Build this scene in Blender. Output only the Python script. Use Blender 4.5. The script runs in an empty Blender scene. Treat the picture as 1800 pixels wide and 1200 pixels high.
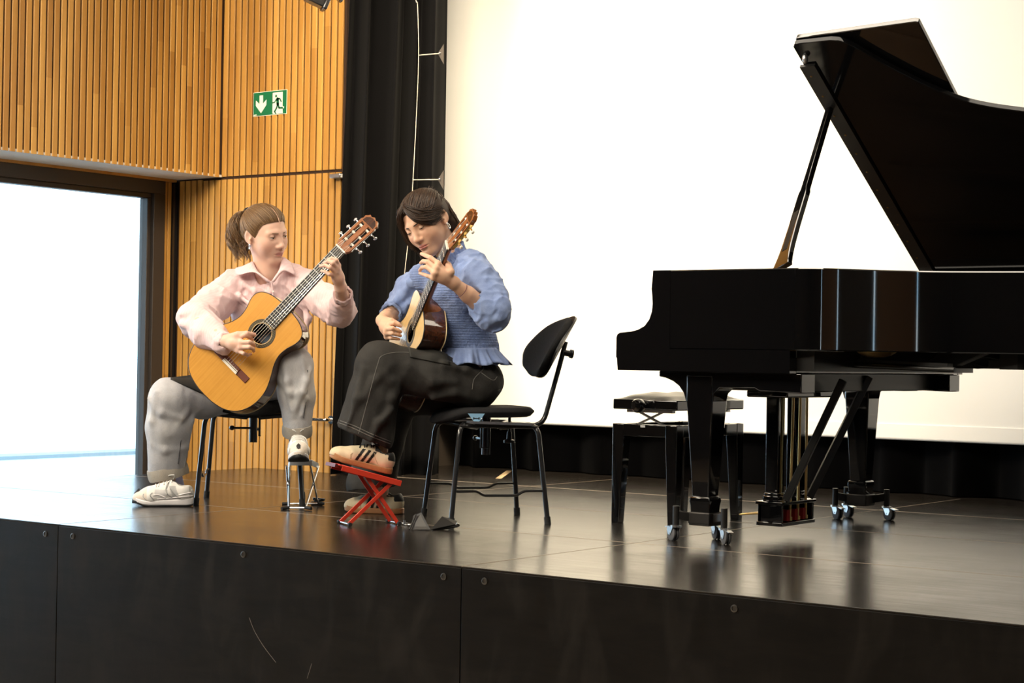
import bpy, math, random
import numpy as np
from mathutils import Matrix, Vector
SC = bpy.context.scene
COL = SC.collection
# ------------------------------------------------------------------ camera
FPX = 3149.0
YAW, PIT, ROL, CAMH = 0.63715, 0.009624, 0.016404, 0.67
_f = np.array([-math.sin(YAW)*math.cos(PIT), math.cos(YAW)*math.cos(PIT), math.sin(PIT)])
_r = np.array([math.cos(YAW), math.sin(YAW), 0.0]); _u = np.cross(_r, _f)
RGT = _r*math.cos(ROL)+_u*math.sin(ROL)
UPV = -_r*math.sin(ROL)+_u*math.cos(ROL)
FWD = _f
CAM = np.array([0, 0, CAMH])
cd = bpy.data.cameras.new('camera'); cam = bpy.data.objects.new('camera', cd); COL.objects.link(cam)
cd.sensor_width = 36.0; cd.lens = FPX/1800*36.0; cd.clip_end = 500
cam.matrix_world = Matrix([[RGT[i], UPV[i], -FWD[i], CAM[i]] for i in range(3)]+[[0, 0, 0, 1]])
SC.camera = cam
# ------------------------------------------------------------------ world, exposure, lights
SC.view_settings.view_transform = 'Standard'; SC.view_settings.look = 'None'
SC.view_settings.exposure = 0.14; SC.view_settings.gamma = 1.0
SC.view_settings.use_curve_mapping = False
W = bpy.data.worlds.new('sky'); SC.world = W; W.use_nodes = True
_bg = W.node_tree.nodes['Background']
_bg.inputs[0].default_value = (0.80, 0.91, 1.0, 1); _bg.inputs[1].default_value = 4.6
def area(name, loc, target, sx, sy, power, color):
    l = bpy.data.lights.new(name, 'AREA'); l.shape = 'RECTANGLE'; l.size = sx; l.size_y = sy
    l.energy = power; l.color = color
    o = bpy.data.objects.new(name, l); COL.objects.link(o); o.location = loc
    d = Vector(target)-Vector(loc); o.rotation_euler = d.to_track_quat('-Z', 'Y').to_euler()
    return o
WARM = (1.0, 0.83, 0.60)
area('hall_ceiling_light_front', (-4.4, 1.0, 3.75), (-4.9, 7.2, 0.6), 4.0, 1.6, 262, (1.0, 0.90, 0.74))
area('added_fill_light_side', (-7.0, 2.6, 3.7), (-6.2, 8.6, 0.7), 1.5, 1.2, 190, (1.0, 0.89, 0.72))  # extra fill lamp, added to brighten the screen, exit wall and faces
area('stage_ceiling_light', (-3.4, 5.4, 3.85), (-3.6, 5.8, 0.0), 3.6, 1.2, 85, (1.0, 0.88, 0.72))
area('screen_wash_light', (-4.7, 6.4, 3.75), (-6.1, 8.7, 0.8), 2.2, 0.5, 78, (1.0, 0.82, 0.55)).data.spread = math.radians(85)
# ------------------------------------------------------------------ pixel -> place helpers
def ray(x, y): return FWD+RGT*((x-900)/FPX)-UPV*((y-600)/FPX)
def at(x, y, d): return CAM+ray(x, y)*d            # a point at depth d metres
def floor_at(x, y, z=0.0):
    q = ray(x, y); return CAM+q*((z-CAMH)/q[2])
def on_y(x, y, Y):
    q = ray(x, y); return CAM+q*(Y/q[1])
# ------------------------------------------------------------------ object helpers
def tag(o, label=None, cat=None, group=None, kind=None):
    if label: o['label'] = label
    if cat: o['category'] = cat
    if group: o['group'] = group
    if kind: o['kind'] = kind
    return o
def thing(name, label, cat, M=None, group=None):
    o = bpy.data.objects.new(name, None); COL.objects.link(o); o.empty_display_size = 0.05
    if M is not None: o.matrix_basis = M
    return tag(o, label, cat, group)
def copy_tree(o, parent=None):
    c = o.copy(); COL.objects.link(c)
    if parent is not None: c.parent = parent
    for ch in [x for x in bpy.data.objects if x.parent == o]: copy_tree(ch, c)
    return c
def frame(o, x, y, z):
    return Matrix([[x[i], y[i], z[i], o[i]] for i in range(3)]+[[0, 0, 0, 1]])
def nrm(v): v = np.asarray(v, float); return v/np.linalg.norm(v)
class MB:
    def __init__(s): s.v = []; s.f = []; s.mi = []; s.cur = 0
    def add(s, vs, fs):
        b = len(s.v); s.v.extend([tuple(map(float, q)) for q in vs]); s.f.extend([tuple(i+b for i in f) for f in fs]); s.mi.extend([s.cur]*len(fs)); return s
    def box(s, c, d, M=None):
        x, y, z = [q/2 for q in d]
        vs = [(-x, -y, -z), (x, -y, -z), (x, y, -z), (-x, y, -z), (-x, -y, z), (x, -y, z), (x, y, z), (-x, y, z)]
        if M is not None: vs = [tuple(M.to_3x3() @ Vector(q)) for q in vs]
        vs = [(a+c[0], b+c[1], e+c[2]) for a, b, e in vs]
        return s.add(vs, [(0, 3, 2, 1), (4, 5, 6, 7), (0, 1, 5, 4), (1, 2, 6, 5), (2, 3, 7, 6), (3, 0, 4, 7)])
    def b2(s, lo, hi): return s.box([(a+b)/2 for a, b in zip(lo, hi)], [abs(b-a) for a, b in zip(lo, hi)])
    def bar(s, a, b, w, t, up=(0, 0, 1)):      # rectangular bar from a to b
        a = np.array(a, float); b = np.array(b, float); d = b-a; L = np.linalg.norm(d); d /= L
        sd = np.cross(d, up); sd /= np.linalg.norm(sd); n = np.cross(sd, d); vs = []
        for p in (a, b):
            for i, j in ((-1, -1), (1, -1), (1, 1), (-1, 1)): vs.append(p+sd*i*w/2+n*j*t/2)
        return s.add(vs, [(3, 2, 1, 0), (4, 5, 6, 7), (0, 1, 5, 4), (1, 2, 6, 5), (2, 3, 7, 6), (3, 0, 4, 7)])
    def tube(s, pts, r, n=10, caps=True, closed=False):
        P = [np.array(p, float) for p in pts]; m = len(P)
        R = list(r) if hasattr(r, '__len__') else [r]*m
        T = []
        for i in range(m):
            if closed: t = P[(i+1) % m]-P[i-1]
            else: t = P[min(i+1, m-1)]-P[max(i-1, 0)]
            T.append(t/(np.linalg.norm(t)+1e-12))
        a = np.array([0, 0, 1.0]) if abs(T[0][2]) < .9 else np.array([1.0, 0, 0])
        nv = np.cross(T[0], a); nv /= np.linalg.norm(nv); vs = []
        for i in range(m):
            nv = nv-T[i]*(nv @ T[i]); nv /= np.linalg.norm(nv)+1e-12; bv = np.cross(T[i], nv)
            for k in range(n):
                c = 2*math.pi*k/n; vs.append(P[i]+(nv*math.cos(c)+bv*math.sin(c))*R[i])
        fs = []
        for i in range(m if closed else m-1):
            j = (i+1) % m
            for k in range(n): fs.append((i*n+k, i*n+(k+1) % n, j*n+(k+1) % n, j*n+k))
        if caps and not closed: fs += [tuple(range(n-1, -1, -1)), tuple((m-1)*n+k for k in range(n))]
        return s.add(vs, fs)
    def cyl(s, a, b, ra, rb=None, n=20): return s.tube([a, b], [ra, ra if rb is None else rb], n)
    def ell(s, c, r, M=None, nu=20, nv=12):
        vs = []; fs = []
        for j in range(nv+1):
            t = math.pi*j/nv
            for i in range(nu):
                p = 2*math.pi*i/nu; q = Vector((math.sin(t)*math.cos(p)*r[0], math.sin(t)*math.sin(p)*r[1], math.cos(t)*r[2]))
                if M is not None: q = M.to_3x3() @ q
                vs.append((q[0]+c[0], q[1]+c[1], q[2]+c[2]))
        for j in range(nv):
            for i in range(nu): fs.append((j*nu+i, (j+1)*nu+i, (j+1)*nu+(i+1) % nu, j*nu+(i+1) % nu))
        return s.add(vs, fs)
    def lathe(s, prof, c=(0, 0, 0), n=24, M=None):   # prof: (r, z)
        vs = []; fs = []; m = len(prof)
        for r, z in prof:
            for i in range(n):
                a = 2*math.pi*i/n; q = Vector((r*math.cos(a), r*math.sin(a), z))
                if M is not None: q = M.to_3x3() @ q
                vs.append((q[0]+c[0], q[1]+c[1], q[2]+c[2]))
        for j in range(m-1):
            for i in range(n): fs.append((j*n+i, j*n+(i+1) % n, (j+1)*n+(i+1) % n, (j+1)*n+i))
        fs += [tuple(range(n-1, -1, -1)), tuple((m-1)*n+i for i in range(n))]
        return s.add(vs, fs)
    def prism(s, out, a, b, ax='z'):            # outline extruded between a and b along ax
        def mk(p, h): return {'z': (p[0], p[1], h), 'y': (p[0], h, p[1]), 'x': (h, p[0], p[1])}[ax]
        n = len(out); vs = [mk(p, a) for p in out]+[mk(p, b) for p in out]
        fs = [tuple(range(n-1, -1, -1)), tuple(range(n, 2*n))]+[(i, (i+1) % n, n+(i+1) % n, n+i) for i in range(n)]
        return s.add(vs, fs)
    def loft(s, rings, caps=True):
        n = len(rings[0]); vs = [p for rg in rings for p in rg]; fs = []
        for j in range(len(rings)-1):
            for i in range(n): fs.append((j*n+i, j*n+(i+1) % n, (j+1)*n+(i+1) % n, (j+1)*n+i))
        if caps: fs += [tuple(range(n-1, -1, -1)), tuple((len(rings)-1)*n+i for i in range(n))]
        return s.add(vs, fs)
    def grid(s, G):                              # G: rows of points
        nr, nc = len(G), len(G[0]); vs = [p for row in G for p in row]
        return s.add(vs, [(j*nc+i, j*nc+i+1, (j+1)*nc+i+1, (j+1)*nc+i) for j in range(nr-1) for i in range(nc-1)])
    def build(s, name, mat, parent=None, local=True, bevel=0.0, smooth=40, solid=0.0, subd=0, seg=2, fix=True, col=None):
        me = bpy.data.meshes.new(name); me.from_pydata(s.v, [], s.f)
        return finish(me, name, mat, parent, local, bevel, smooth, solid, subd, seg, fix, s.mi, col)
def finish(me, name, mat, parent=None, local=True, bevel=0.0, smooth=40, solid=0.0, subd=0, seg=2, fix=False, mi=None, col=None):
    if fix:
        import bmesh
        bm = bmesh.new(); bm.from_mesh(me); bmesh.ops.recalc_face_normals(bm, faces=bm.faces); bm.to_mesh(me); bm.free()
    for m in (mat if isinstance(mat, (list, tuple)) else [mat]): me.materials.append(m)
    if mi is not None and any(mi): me.polygons.foreach_set('material_index', mi)
    me.polygons.foreach_set('use_smooth', [True]*len(me.polygons))
    if smooth and smooth < 180:
        try: me.set_sharp_from_angle(angle=math.radians(smooth))
        except Exception: pass
    if col is not None:
        at_ = me.color_attributes.new('Col', 'FLOAT_COLOR', 'POINT'); at_.data.foreach_set('color', np.asarray(col, np.float32).ravel())
    me.update()
    o = bpy.data.objects.new(name, me); COL.objects.link(o)
    if parent is not None:
        o.parent = parent
        if not local:
            r = parent
            if r.parent is None: o.matrix_parent_inverse = r.matrix_basis.inverted()
    if solid: m = o.modifiers.new('solid', 'SOLIDIFY'); m.thickness = solid; m.offset = 0
    if bevel:
        m = o.modifiers.new('bevel', 'BEVEL'); m.width = bevel; m.segments = seg; m.limit_method = 'ANGLE'; m.angle_limit = math.radians(35)
        m.harden_normals = False
    if subd: m = o.modifiers.new('sub', 'SUBSURF'); m.levels = subd; m.render_levels = subd
    return o
def arc(c, r, a0, a1, n=10): return [(c[0]+r*math.cos(math.radians(a0+(a1-a0)*i/n)), c[1]+r*math.sin(math.radians(a0+(a1-a0)*i/n))) for i in range(n+1)]
def spline(pts, n=8, closed=False):              # Catmull-Rom
    P = [np.array(p, float) for p in pts]; m = len(P); out = []
    rng = m if closed else m-1
    for i in range(rng):
        p1, p2 = P[i], P[(i+1) % m]
        p0 = P[i-1] if (closed or i > 0) else 2*p1-p2
        p3 = P[(i+2) % m] if (closed or i+2 < m) else 2*p2-p1
        for k in range(n):
            t = k/n
            out.append(.5*((2*p1)+(-p0+p2)*t+(2*p0-5*p1+4*p2-p3)*t*t+(-p0+3*p1-3*p2+p3)*t**3))
    if not closed: out.append(P[-1])
    return out
def fillet(pts, r, n=6):                         # rounded polyline (3-D)
    P = [np.array(p, float) for p in pts]; out = [P[0]]
    for i in range(1, len(P)-1):
        a, b, c = P[i-1], P[i], P[i+1]; d1 = a-b; d2 = c-b; l1 = np.linalg.norm(d1); l2 = np.linalg.norm(d2)
        q = min(r, l1*.49, l2*.49); s0 = b+d1/l1*q; s1 = b+d2/l2*q
        for k in range(n+1):
            t = k/n; out.append((1-t)**2*s0+2*t*(1-t)*b+t*t*s1)
    out.append(P[-1]); return out
# ------------------------------------------------------------------ materials
def mat(name, col=(.5, .5, .5), rough=.5, metal=0., spec=.5, coat=0., sheen=0., sss=0., build=None):
    m = bpy.data.materials.new(name); m.use_nodes = True
    b = m.node_tree.nodes['Principled BSDF']
    b.inputs['Base Color'].default_value = (*col, 1); b.inputs['Roughness'].default_value = rough
    b.inputs['Metallic'].default_value = metal; b.inputs['Specular IOR Level'].default_value = spec
    b.inputs['Coat Weight'].default_value = coat; b.inputs['Coat Roughness'].default_value = .04
    b.inputs['Sheen Weight'].default_value = sheen
    if sss: b.inputs['Subsurface Weight'].default_value = sss; b.inputs['Subsurface Radius'].default_value = (.012, .005, .003); b.inputs['Subsurface Scale'].default_value = 1.0
    if build: build(NT(m.node_tree, b))
    return m
class NT:
    def __init__(s, t, b): s.t = t; s.b = b
    def n(s, typ, **kw):
        k = s.t.nodes.new(typ)
        for a, v in kw.items(): setattr(k, a, v)
        return k
    def l(s, a, b): s.t.links.new(a, b)
    def coord(s, which='Object', scale=(1, 1, 1), rot=(0, 0, 0)):
        c = s.n('ShaderNodeTexCoord'); m = s.n('ShaderNodeMapping'); m.inputs['Scale'].default_value = scale; m.inputs['Rotation'].default_value = rot
        s.l(c.outputs[which], m.inputs[0]); return m.outputs[0]
    def noise(s, vec, scale, detail=4, rough=.55, dist=0.):
        n = s.n('ShaderNodeTexNoise'); n.inputs['Scale'].default_value = scale; n.inputs['Detail'].default_value = detail; n.inputs['Roughness'].default_value = rough; n.inputs['Distortion'].default_value = dist
        s.l(vec, n.inputs['Vector']); return n.outputs[0]
    def wave(s, vec, scale, dist=0., axis='X', detail=1.):
        n = s.n('ShaderNodeTexWave', bands_direction=axis); n.inputs['Scale'].default_value = scale; n.inputs['Distortion'].default_value = dist; n.inputs['Detail'].default_value = detail
        s.l(vec, n.inputs['Vector']); return n.outputs['Fac']
    def ramp(s, fac, *stops):
        r = s.n('ShaderNodeValToRGB'); e = r.color_ramp.elements
        while len(e) < len(stops): e.new(.5)
        for q, (p, c) in zip(e, stops): q.position = p; q.color = (*c, 1) if hasattr(c, '__len__') else (c, c, c, 1)
        s.l(fac, r.inputs[0]); return r.outputs[0]
    def mix(s, fac, a, b, mode='MIX'):
        m = s.n('ShaderNodeMix', data_type='RGBA', blend_type=mode)
        for v, i in ((fac, 0), (a, 6), (b, 7)):
            if hasattr(v, 'links') or hasattr(v, 'is_linked'): s.l(v, m.inputs[i])
            elif i == 0: m.inputs[0].default_value = v
            else: m.inputs[i].default_value = (*v, 1) if len(v) == 3 else v
        return m.outputs[2]
    def math(s, op, a, b=0.):
        m = s.n('ShaderNodeMath', operation=op)
        for i, v in ((0, a), (1, b)):
            if hasattr(v, 'is_linked'): s.l(v, m.inputs[i])
            else: m.inputs[i].default_value = v
        return m.outputs[0]
    def col(s, c): s.l(c, s.b.inputs['Base Color'])
    def rgh(s, c): s.l(c, s.b.inputs['Roughness'])
    def bump(s, h, strength=.3, dist=.01):
        b = s.n('ShaderNodeBump'); b.inputs['Strength'].default_value = strength; b.inputs['Distance'].default_value = dist
        s.l(h, b.inputs['Height']); s.l(b.outputs[0], s.b.inputs['Normal'])
    def attr(s, name='Col'):
        a = s.n('ShaderNodeAttribute'); a.attribute_name = name; return a.outputs['Color']
    def island(s):
        g = s.n('ShaderNodeNewGeometry'); return g.outputs['Random Per Island']
# ================================================================== ROOM
def _wn():
    t = NT(W.node_tree, None); tc = t.n('ShaderNodeTexCoord'); mp = t.n('ShaderNodeMapping'); mp.inputs['Scale'].default_value = (3, 3, 9)
    t.l(tc.outputs['Generated'], mp.inputs[0]); f = t.noise(mp.outputs[0], 2.2, 5)
    t.l(t.ramp(f, (.42, (.45, .74, 1.0)), (.62, (.84, .94, 1.0))), _bg.inputs[0])
_wn()
def _wood(t):
    v = t.coord('Object', (1, 1, .06)); g = t.noise(v, 26, 6, .6); v2 = t.coord('Object', (6, 6, .55)); k = t.noise(v2, 1.3, 2)
    a = t.ramp(t.island(), (0, (.38, .182, .036)), (.5, (.49, .248, .052)), (1, (.61, .330, .078)))
    c = t.mix(t.ramp(g, (.35, 0), (.75, .5)), a, (.34, .150, .030)); c = t.mix(t.ramp(k, (.52, 0), (.6, .35)), c, (.62, .34, .085)); t.col(c)
WOOD = mat('pale_wood_slat', rough=.42, spec=.35, build=_wood)
GROOVE = mat('dark_groove', (.038, .016, .006), .9)
def _floor(t):
    v = t.coord('Object', (.35, 9, 1)); g = t.noise(v, 5, 6, .65); s = t.noise(t.coord('Object', (1.2, 1.2, 1)), 2.3, 6, .6)
    t.col(t.mix(t.ramp(g, (.3, 0), (.7, 1)), (.010, .0085, .0075), (.022, .018, .015)))
    t.rgh(t.ramp(t.mix(.5, g, s), (.3, .17), (.7, .27)))
    t.bump(g, .05, .002)
FLOORM = mat('dark_film_faced_ply', rough=.3, spec=.5, build=_floor)
JOINT = mat('pale_joint_edge', (.33, .27, .21), .5)
def _fascia(t):
    v = t.coord('Object', (.8, 1, 5)); g = t.noise(v, 3.0, 8, .7, 1.2); sm = t.noise(t.coord('Object', (3, 1, 1.1)), 2.6, 5, .6, .8)
    c = t.mix(t.ramp(g, (.35, 0), (.7, 1)), (.0036, .0030, .0027), (.0085, .007, .0058)); t.col(t.mix(t.ramp(sm, (.5, 0), (.8, .6)), c, (.022, .018, .015)))
    t.rgh(t.ramp(sm, (.3, .42), (.7, .6))); t.bump(g, .06, .003)
FASCIA = mat('dark_stage_front_ply', rough=.5, spec=.14, build=_fascia)
BLACKSTEEL = mat('black_steel', (.012, .012, .013), .28, .0, .6, coat=.5)
CHROME = mat('chrome', (.82, .83, .85), .12, 1.0)
STEEL = mat('brushed_steel', (.55, .55, .56), .32, 1.0)
DSTEEL = mat('dark_steel', (.10, .095, .09), .35, .8)
RUBBER = mat('black_rubber', (.012, .012, .012), .65)
FRAME = mat('dark_window_frame', (.040, .032, .028), .45)
WHITEP = mat('white_soffit', (.78, .74, .68), .7)
PLASTER = mat('hall_plaster', (.62, .60, .56), .8)
HALLWOOD = mat('hall_wall_wood', (.20, .10, .035), .6)
HALLDARK = mat('hall_dark_wall', (.055, .042, .032), .7)
def _curt(t):
    n = t.noise(t.coord('Object', (60, 60, 60)), 6, 3); t.col(t.ramp(n, (.3, (.0018, .0017, .0021)), (.7, (.0038, .0036, .0044)))); t.bump(n, .12, .002)
CURT = mat('black_stage_velour', rough=.9, spec=.08, sheen=.02, build=_curt)
def _scr(t):
    n = t.noise(t.coord('Object'), 1.1, 3); t.col(t.ramp(n, (.3, (.88, .88, .86)), (.7, (.90, .90, .88))))
SCREEN = mat('matte_white_screen', rough=.85, spec=.1, build=_scr)
def _glass():
    m = bpy.data.materials.new('window_glass'); m.use_nodes = True; t = NT(m.node_tree, None); m.node_tree.nodes.clear()
    o = t.n('ShaderNodeOutputMaterial'); mx = t.n('ShaderNodeMixShader'); a = t.n('ShaderNodeBsdfTransparent'); b = t.n('ShaderNodeBsdfGlossy'); f = t.n('ShaderNodeFresnel')
    a.inputs[0].default_value = (.96, .98, .98, 1); b.inputs['Roughness'].default_value = .02; f.inputs[0].default_value = 1.45
    t.l(f.outputs[0], mx.inputs[0]); t.l(a.outputs[0], mx.inputs[1]); t.l(b.outputs[0], mx.inputs[2]); t.l(mx.outputs[0], o.inputs[0]); return m
GLASS = _glass()
def struct(o): o['kind'] = 'structure'; return o
HF, ZC = -0.95, 4.1                               # hall floor, ceiling
XW, XB, YE, YF = -8.262, -7.852, 7.64, 4.55       # window wall, bulkhead face, exit wall, stage front
# stage deck
m = MB(); m.b2((-7.52, YF, -.006), (4.0, 9.2, 0)); deck = struct(m.build('floor', FLOORM, bevel=.001))
m = MB()
for y in (5.575, 6.62): m.b2((-7.52, y-.0016, -.001), (4, y+.0016, .0006))
m.b2((-7.52, 7.655, -.001), (4, 7.662, .0012))
for x in (-5.54, -3.553, -1.566, .42, 2.4): m.b2((x-.0014, YF, -.001), (x+.0014, 7.655, .0006)); m.b2((x-.0016, 7.662, -.001), (x+.0016, 8.62, .0006))
struct(m.build('trim_1', JOINT))
# stage front panels with bolts
SCREWS = [(80, 938), (128, 942), (428, 974), (780, 1013), (852, 1021), (1291, 1069)]
xs = [-7.52, -5.54, -3.553, -1.566, .42, 4.0]
for i in range(5):
    m = MB(); m.b2((xs[i]+.0018, YF-.002, HF), (xs[i+1]-.0018, YF+.018, -.0065))
    p = struct(m.build('trim_%d' % (i+2), FASCIA, bevel=.0015))
    for sx, sy in SCREWS:
        q = on_y(sx, sy, YF-.002)
        if xs[i] < q[0] < xs[i+1]:
            b = MB(); R = frame(q, (1, 0, 0), (0, 0, 1), (0, -1, 0)); b.lathe([(.0115, 0), (.0115, .0025), (.0075, .0035), (.007, .0008), (.001, .0006)], q, 18, R); b.build('bolt', DSTEEL, p, local=False)
# scuffs on the stage front (real scratches and chips)
SCUFF = mat('scratch_mark', (.17, .15, .13), .6)
for i, pts in enumerate([[(438, 1085), (447, 1108), (463, 1135), (485, 1164)], [(548, 1166), (540, 1192)]]):
    m = MB(); m.tube([on_y(x, y, YF-.0022) for x, y in spline(pts, 6)], .0008, 5); struct(m.build('trim_%d' % (7+i), SCUFF))
m = MB(); m.b2((-8.3, -8, HF-.1), (4.1, 9.2, HF)); struct(m.build('floor_hall', mat('hall_floor', (.52, .43, .33), .5)))
m = MB(); m.b2((-9, -8.2, ZC), (4.2, 9.2, ZC+.1)); struct(m.build('ceiling', PLASTER))
# slatted walls -----------------------------------------------------
rs = random.Random(3)
def slats(m, axis, a, b, plane, z0, z1, pitch, w, depth, sgn):
    x = a
    while x < b-w*.5:
        e = min(x+w, b); c = .003; zz = z0
        joints = [z0]+sorted(z0+(z1-z0)*rs.random() for _ in range(2 if z1-z0 > 1.5 else 1))+[z1]
        for j0, j1 in zip(joints, joints[1:]):
            p0, p1 = plane, plane+sgn*depth
            prof = [(x, p0), (x, p1-sgn*c), (x+c, p1), (e-c, p1), (e, p1-sgn*c), (e, p0)]
            if axis == 'x': m.prism(prof, j0, j1)
            else: m.prism([(q, p) for p, q in prof], j0, j1)
        x += pitch
Z1 = 1.727
m = MB(); m.b2((-8.4, YE+.005, HF), (-6.87, YE+.12, ZC)); struct(m.build('wall_exit', GROOVE))
m = MB(); slats(m, 'x', -8.215, -6.87, YE+.005, Z1+.012, ZC, .0515, .0395, .011, -1); struct(m.build('wall_exit_upper', WOOD))
m = MB(); slats(m, 'x', -8.215, -8.012, YE+.005, HF, Z1, .0515, .0395, .011, -1); struct(m.build('wall_exit_side', WOOD))
m = MB(); slats(m, 'x', -8.215+.0515*4, -6.87, YE+.005, HF, Z1-.006, .0515, .0395, .011, -1); door = struct(m.build('door_1', WOOD))
q = on_y(566, 737, YE-.02)
m = MB(); m.tube(fillet([(q[0]-.058, YE-.055, q[2]), (q[0]+.06, YE-.055, q[2]), (q[0]+.06, YE, q[2])], .02), .010, 12); m.cyl((q[0]+.06, YE-.012, q[2]), (q[0]+.06, YE, q[2]), .024); m.build('door_handle', CHROME, door)
q = on_y(592, 309, YE-.03)
m = MB(); m.b2((q[0]-.04, YE-.05, q[2]-.014), (q[0]+.025, YE-.002, q[2]+.012)); m.cyl((q[0]+.03, YE-.05, q[2]), (q[0]+.03, YE-.002, q[2]), .014); m.build('door_closer', STEEL, door, bevel=.004)
m = MB(); m.b2((-6.99, YE+.12, HF), (-6.945, 9.2, ZC)); struct(m.build('wall_recess', HALLDARK))
m = MB(); m.b2((-7.0, 9.0, HF), (4.1, 9.1, ZC)); struct(m.build('wall_back', HALLDARK))
# bulkhead over the window
m = MB(); m.b2((XW-.3, -8, Z1+.024), (XB-.008, YE+.018, ZC)); struct(m.build('wall_left', GROOVE))
m = MB(); slats(m, 'y', 1.0, YE-.006, XB-.008, Z1+.008, ZC, .0470, .0366, .008, 1); struct(m.build('wall_left_slats', WOOD))
m = MB(); m.b2((XW, -8, Z1+.010), (XB-.004, YE+.01, Z1+.024)); struct(m.build('trim_9', WHITEP))
m = MB(); m.b2((XW, 3.0, Z1-.006), (XW+.035, YE-.02, Z1+.010)); struct(m.build('trim_10', WOOD))
# lower left wall : strip beside the window, corner post
m = MB(); slats(m, 'y', 7.548, 7.612, XW-.02, HF, Z1-.006, .036, .030, .022, 1); struct(m.build('trim_11', WOOD))
m = MB(); m.b2((XW-.05, 7.54, HF), (XW-.018, 7.72, Z1)); struct(m.build('trim_12', GROOVE))
m = MB(); m.b2((XW-.02, 7.617, HF), (XW+.026, 7.640, Z1)); m.b2((XW-.02, 7.645, HF), (XW+.026, 7.662, Z1)); struct(m.build('trim_13', BLACKSTEEL))
# window : frame, inner sash, pane
def window(name, lo, hi, z0, z1, fw, axis, plane, sgn, depth=.10):
    r = MB()
    def bx(a, b, c, d, p0, p1):
        if axis == 'y': r.b2((plane+sgn*p0, a, c), (plane+sgn*p1, b, d))
        else: r.b2((a, plane+sgn*p0, c), (b, plane+sgn*p1, d))
    for a, b, c, d in ((lo, hi, z1-fw, z1), (lo, hi, z0, z0+fw), (lo, lo+fw, z0+fw, z1-fw), (hi-fw, hi, z0+fw, z1-fw)): bx(a, b, c, d, -.08, depth-.08)
    i = fw; g = .03
    for a, b, c, d in ((lo+i, hi-i, z1-i-g, z1-i), (lo+i, hi-i, z0+i, z0+i+g), (lo+i, lo+i+g, z0+i+g, z1-i-g), (hi-i-g, hi-i, z0+i+g, z1-i-g)): bx(a, b, c, d, -.075, -.005)
    w = struct(r.build(name, FRAME, bevel=.003))
    p = MB()
    if axis == 'y': p.b2((plane-sgn*.050, lo+i, z0+i), (plane-sgn*.046, hi-i, z1-i))
    else: p.b2((lo+i, plane-sgn*.05, z0+i), (hi-i, plane-sgn*.046, z1-i))
    p.build('pane', GLASS, w); return w
window('window_1', 2.6, 7.545, HF, Z1+.006, .092, 'y', XW, 1)
# rest of the hall, behind the camera
m = MB(); m.b2((XW-.3, -8, HF), (XW, 2.6, Z1+.02)); struct(m.build('wall_left_hall', HALLDARK))
RWN = [(1.45, 1.68), (4.58, 4.76)]                  # two tall window slits, panelled wood between them
m = MB(); m.b2((4.0, -8, HF), (4.1, 1.45, ZC)); m.b2((4.0, 4.76, HF), (4.1, 9.2, ZC)); m.b2((4.0, 1.45, 2.3), (4.1, 1.68, ZC)); m.b2((4.0, 4.58, 2.3), (4.1, 4.76, ZC)); struct(m.build('wall_right', HALLDARK))
m = MB(); m.b2((4.0, 1.68, HF), (4.1, 4.58, ZC)); struct(m.build('wall_right_panel', HALLWOOD))
for i, (a, b) in enumerate(RWN): window('window_%d' % (i+2), a, b, HF, 2.3, .02, 'y', 4.05, -1)
m = MB(); m.b2((-8.4, -8.1, HF), (4.1, -8, ZC)); struct(m.build('wall_rear', HALLDARK))
# outdoors
m = MB(); m.b2((-90, -40, HF-.25), (-8.5, 60, HF-.15)); struct(m.build('ground', mat('pale_terrace', (.75, .76, .76), .8)))
m = MB(); m.b2((-14.3, -30, HF-.15), (-14.0, 40, -.37)); pw = struct(m.build('wall_terrace', mat('white_render', (.85, .86, .87), .8)))
m = MB(); m.b2((-14.34, -30, -.37), (-13.96, 40, -.335)); struct(m.build('trim_14', mat('grey_coping', (.20, .25, .27), .6)))
# curtain leg beside the screen ----------------------------------------
def curtain(name, top, bot, z1, folds, amp, lab, seed, n=220, rows=30):
    rc = random.Random(seed); ph = [rc.uniform(-.5, .5) for _ in range(40)]; G = []
    t0, t1 = [np.array(q) for q in top]; b0, b1 = [np.array(q) for q in bot]
    for j in range(rows+1):
        h = j/rows; z = z1+(0.006-z1)*h; A0 = t0+(b0-t0)*h; A1 = t1+(b1-t1)*h; d = (A1-A0); L = np.linalg.norm(d); nn = np.array([-d[1], d[0]])/L; row = []
        for i in range(n+1):
            u = i/n; a = 2*math.pi*folds*u+.9*math.sin(u*11+seed)+.45*math.sin(h*2.6+u*9)
            s = math.sin(a)+.25*math.sin(2.1*a+h*2); w = s*amp*(.75+.4*math.sin(u*17+seed))*(1+.25*h)
            p = A0+d*(u+.012*math.sin(2*a)/max(folds, 1)*3)+nn*w; row.append((p[0], p[1], z))
        G.append(row)
    m = MB(); m.grid(G); o = m.build(name, CURT, solid=.006, smooth=180, fix=False); return o
tl, bl = on_y(616, 0, 7.49), on_y(584, 800, 7.49); tr = on_y(787, 300, 7.95)
sl = (bl-tl)/(bl[2]-tl[2])
leg = curtain('stage_curtain', [(tl+sl*(ZC-.05-tl[2]))[:2], (tr[0], 7.95)], [(bl+sl*(0-bl[2]))[:2], (tr[0]-.02, 7.95)], ZC-.05, 4.3, .075, '', 5)
tag(leg, 'black velour stage curtain hanging in folds between slatted wall and white screen', 'curtain')
CORD = mat('pale_cord', (.55, .50, .42), .5); LOOP = mat('grey_webbing', (.10, .085, .075), .8)
m = MB(); _c = at(731, -40, 9.97); cp = [np.array([_c[0], _c[1], ZC-.06]), _c, at(734, 10, 9.97), at(736, 97, 9.97), at(732, 200, 9.98), at(726, 316, 9.94), at(721, 390, 9.94), at(709, 500, 9.94), at(700, 590, 9.94)]
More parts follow.
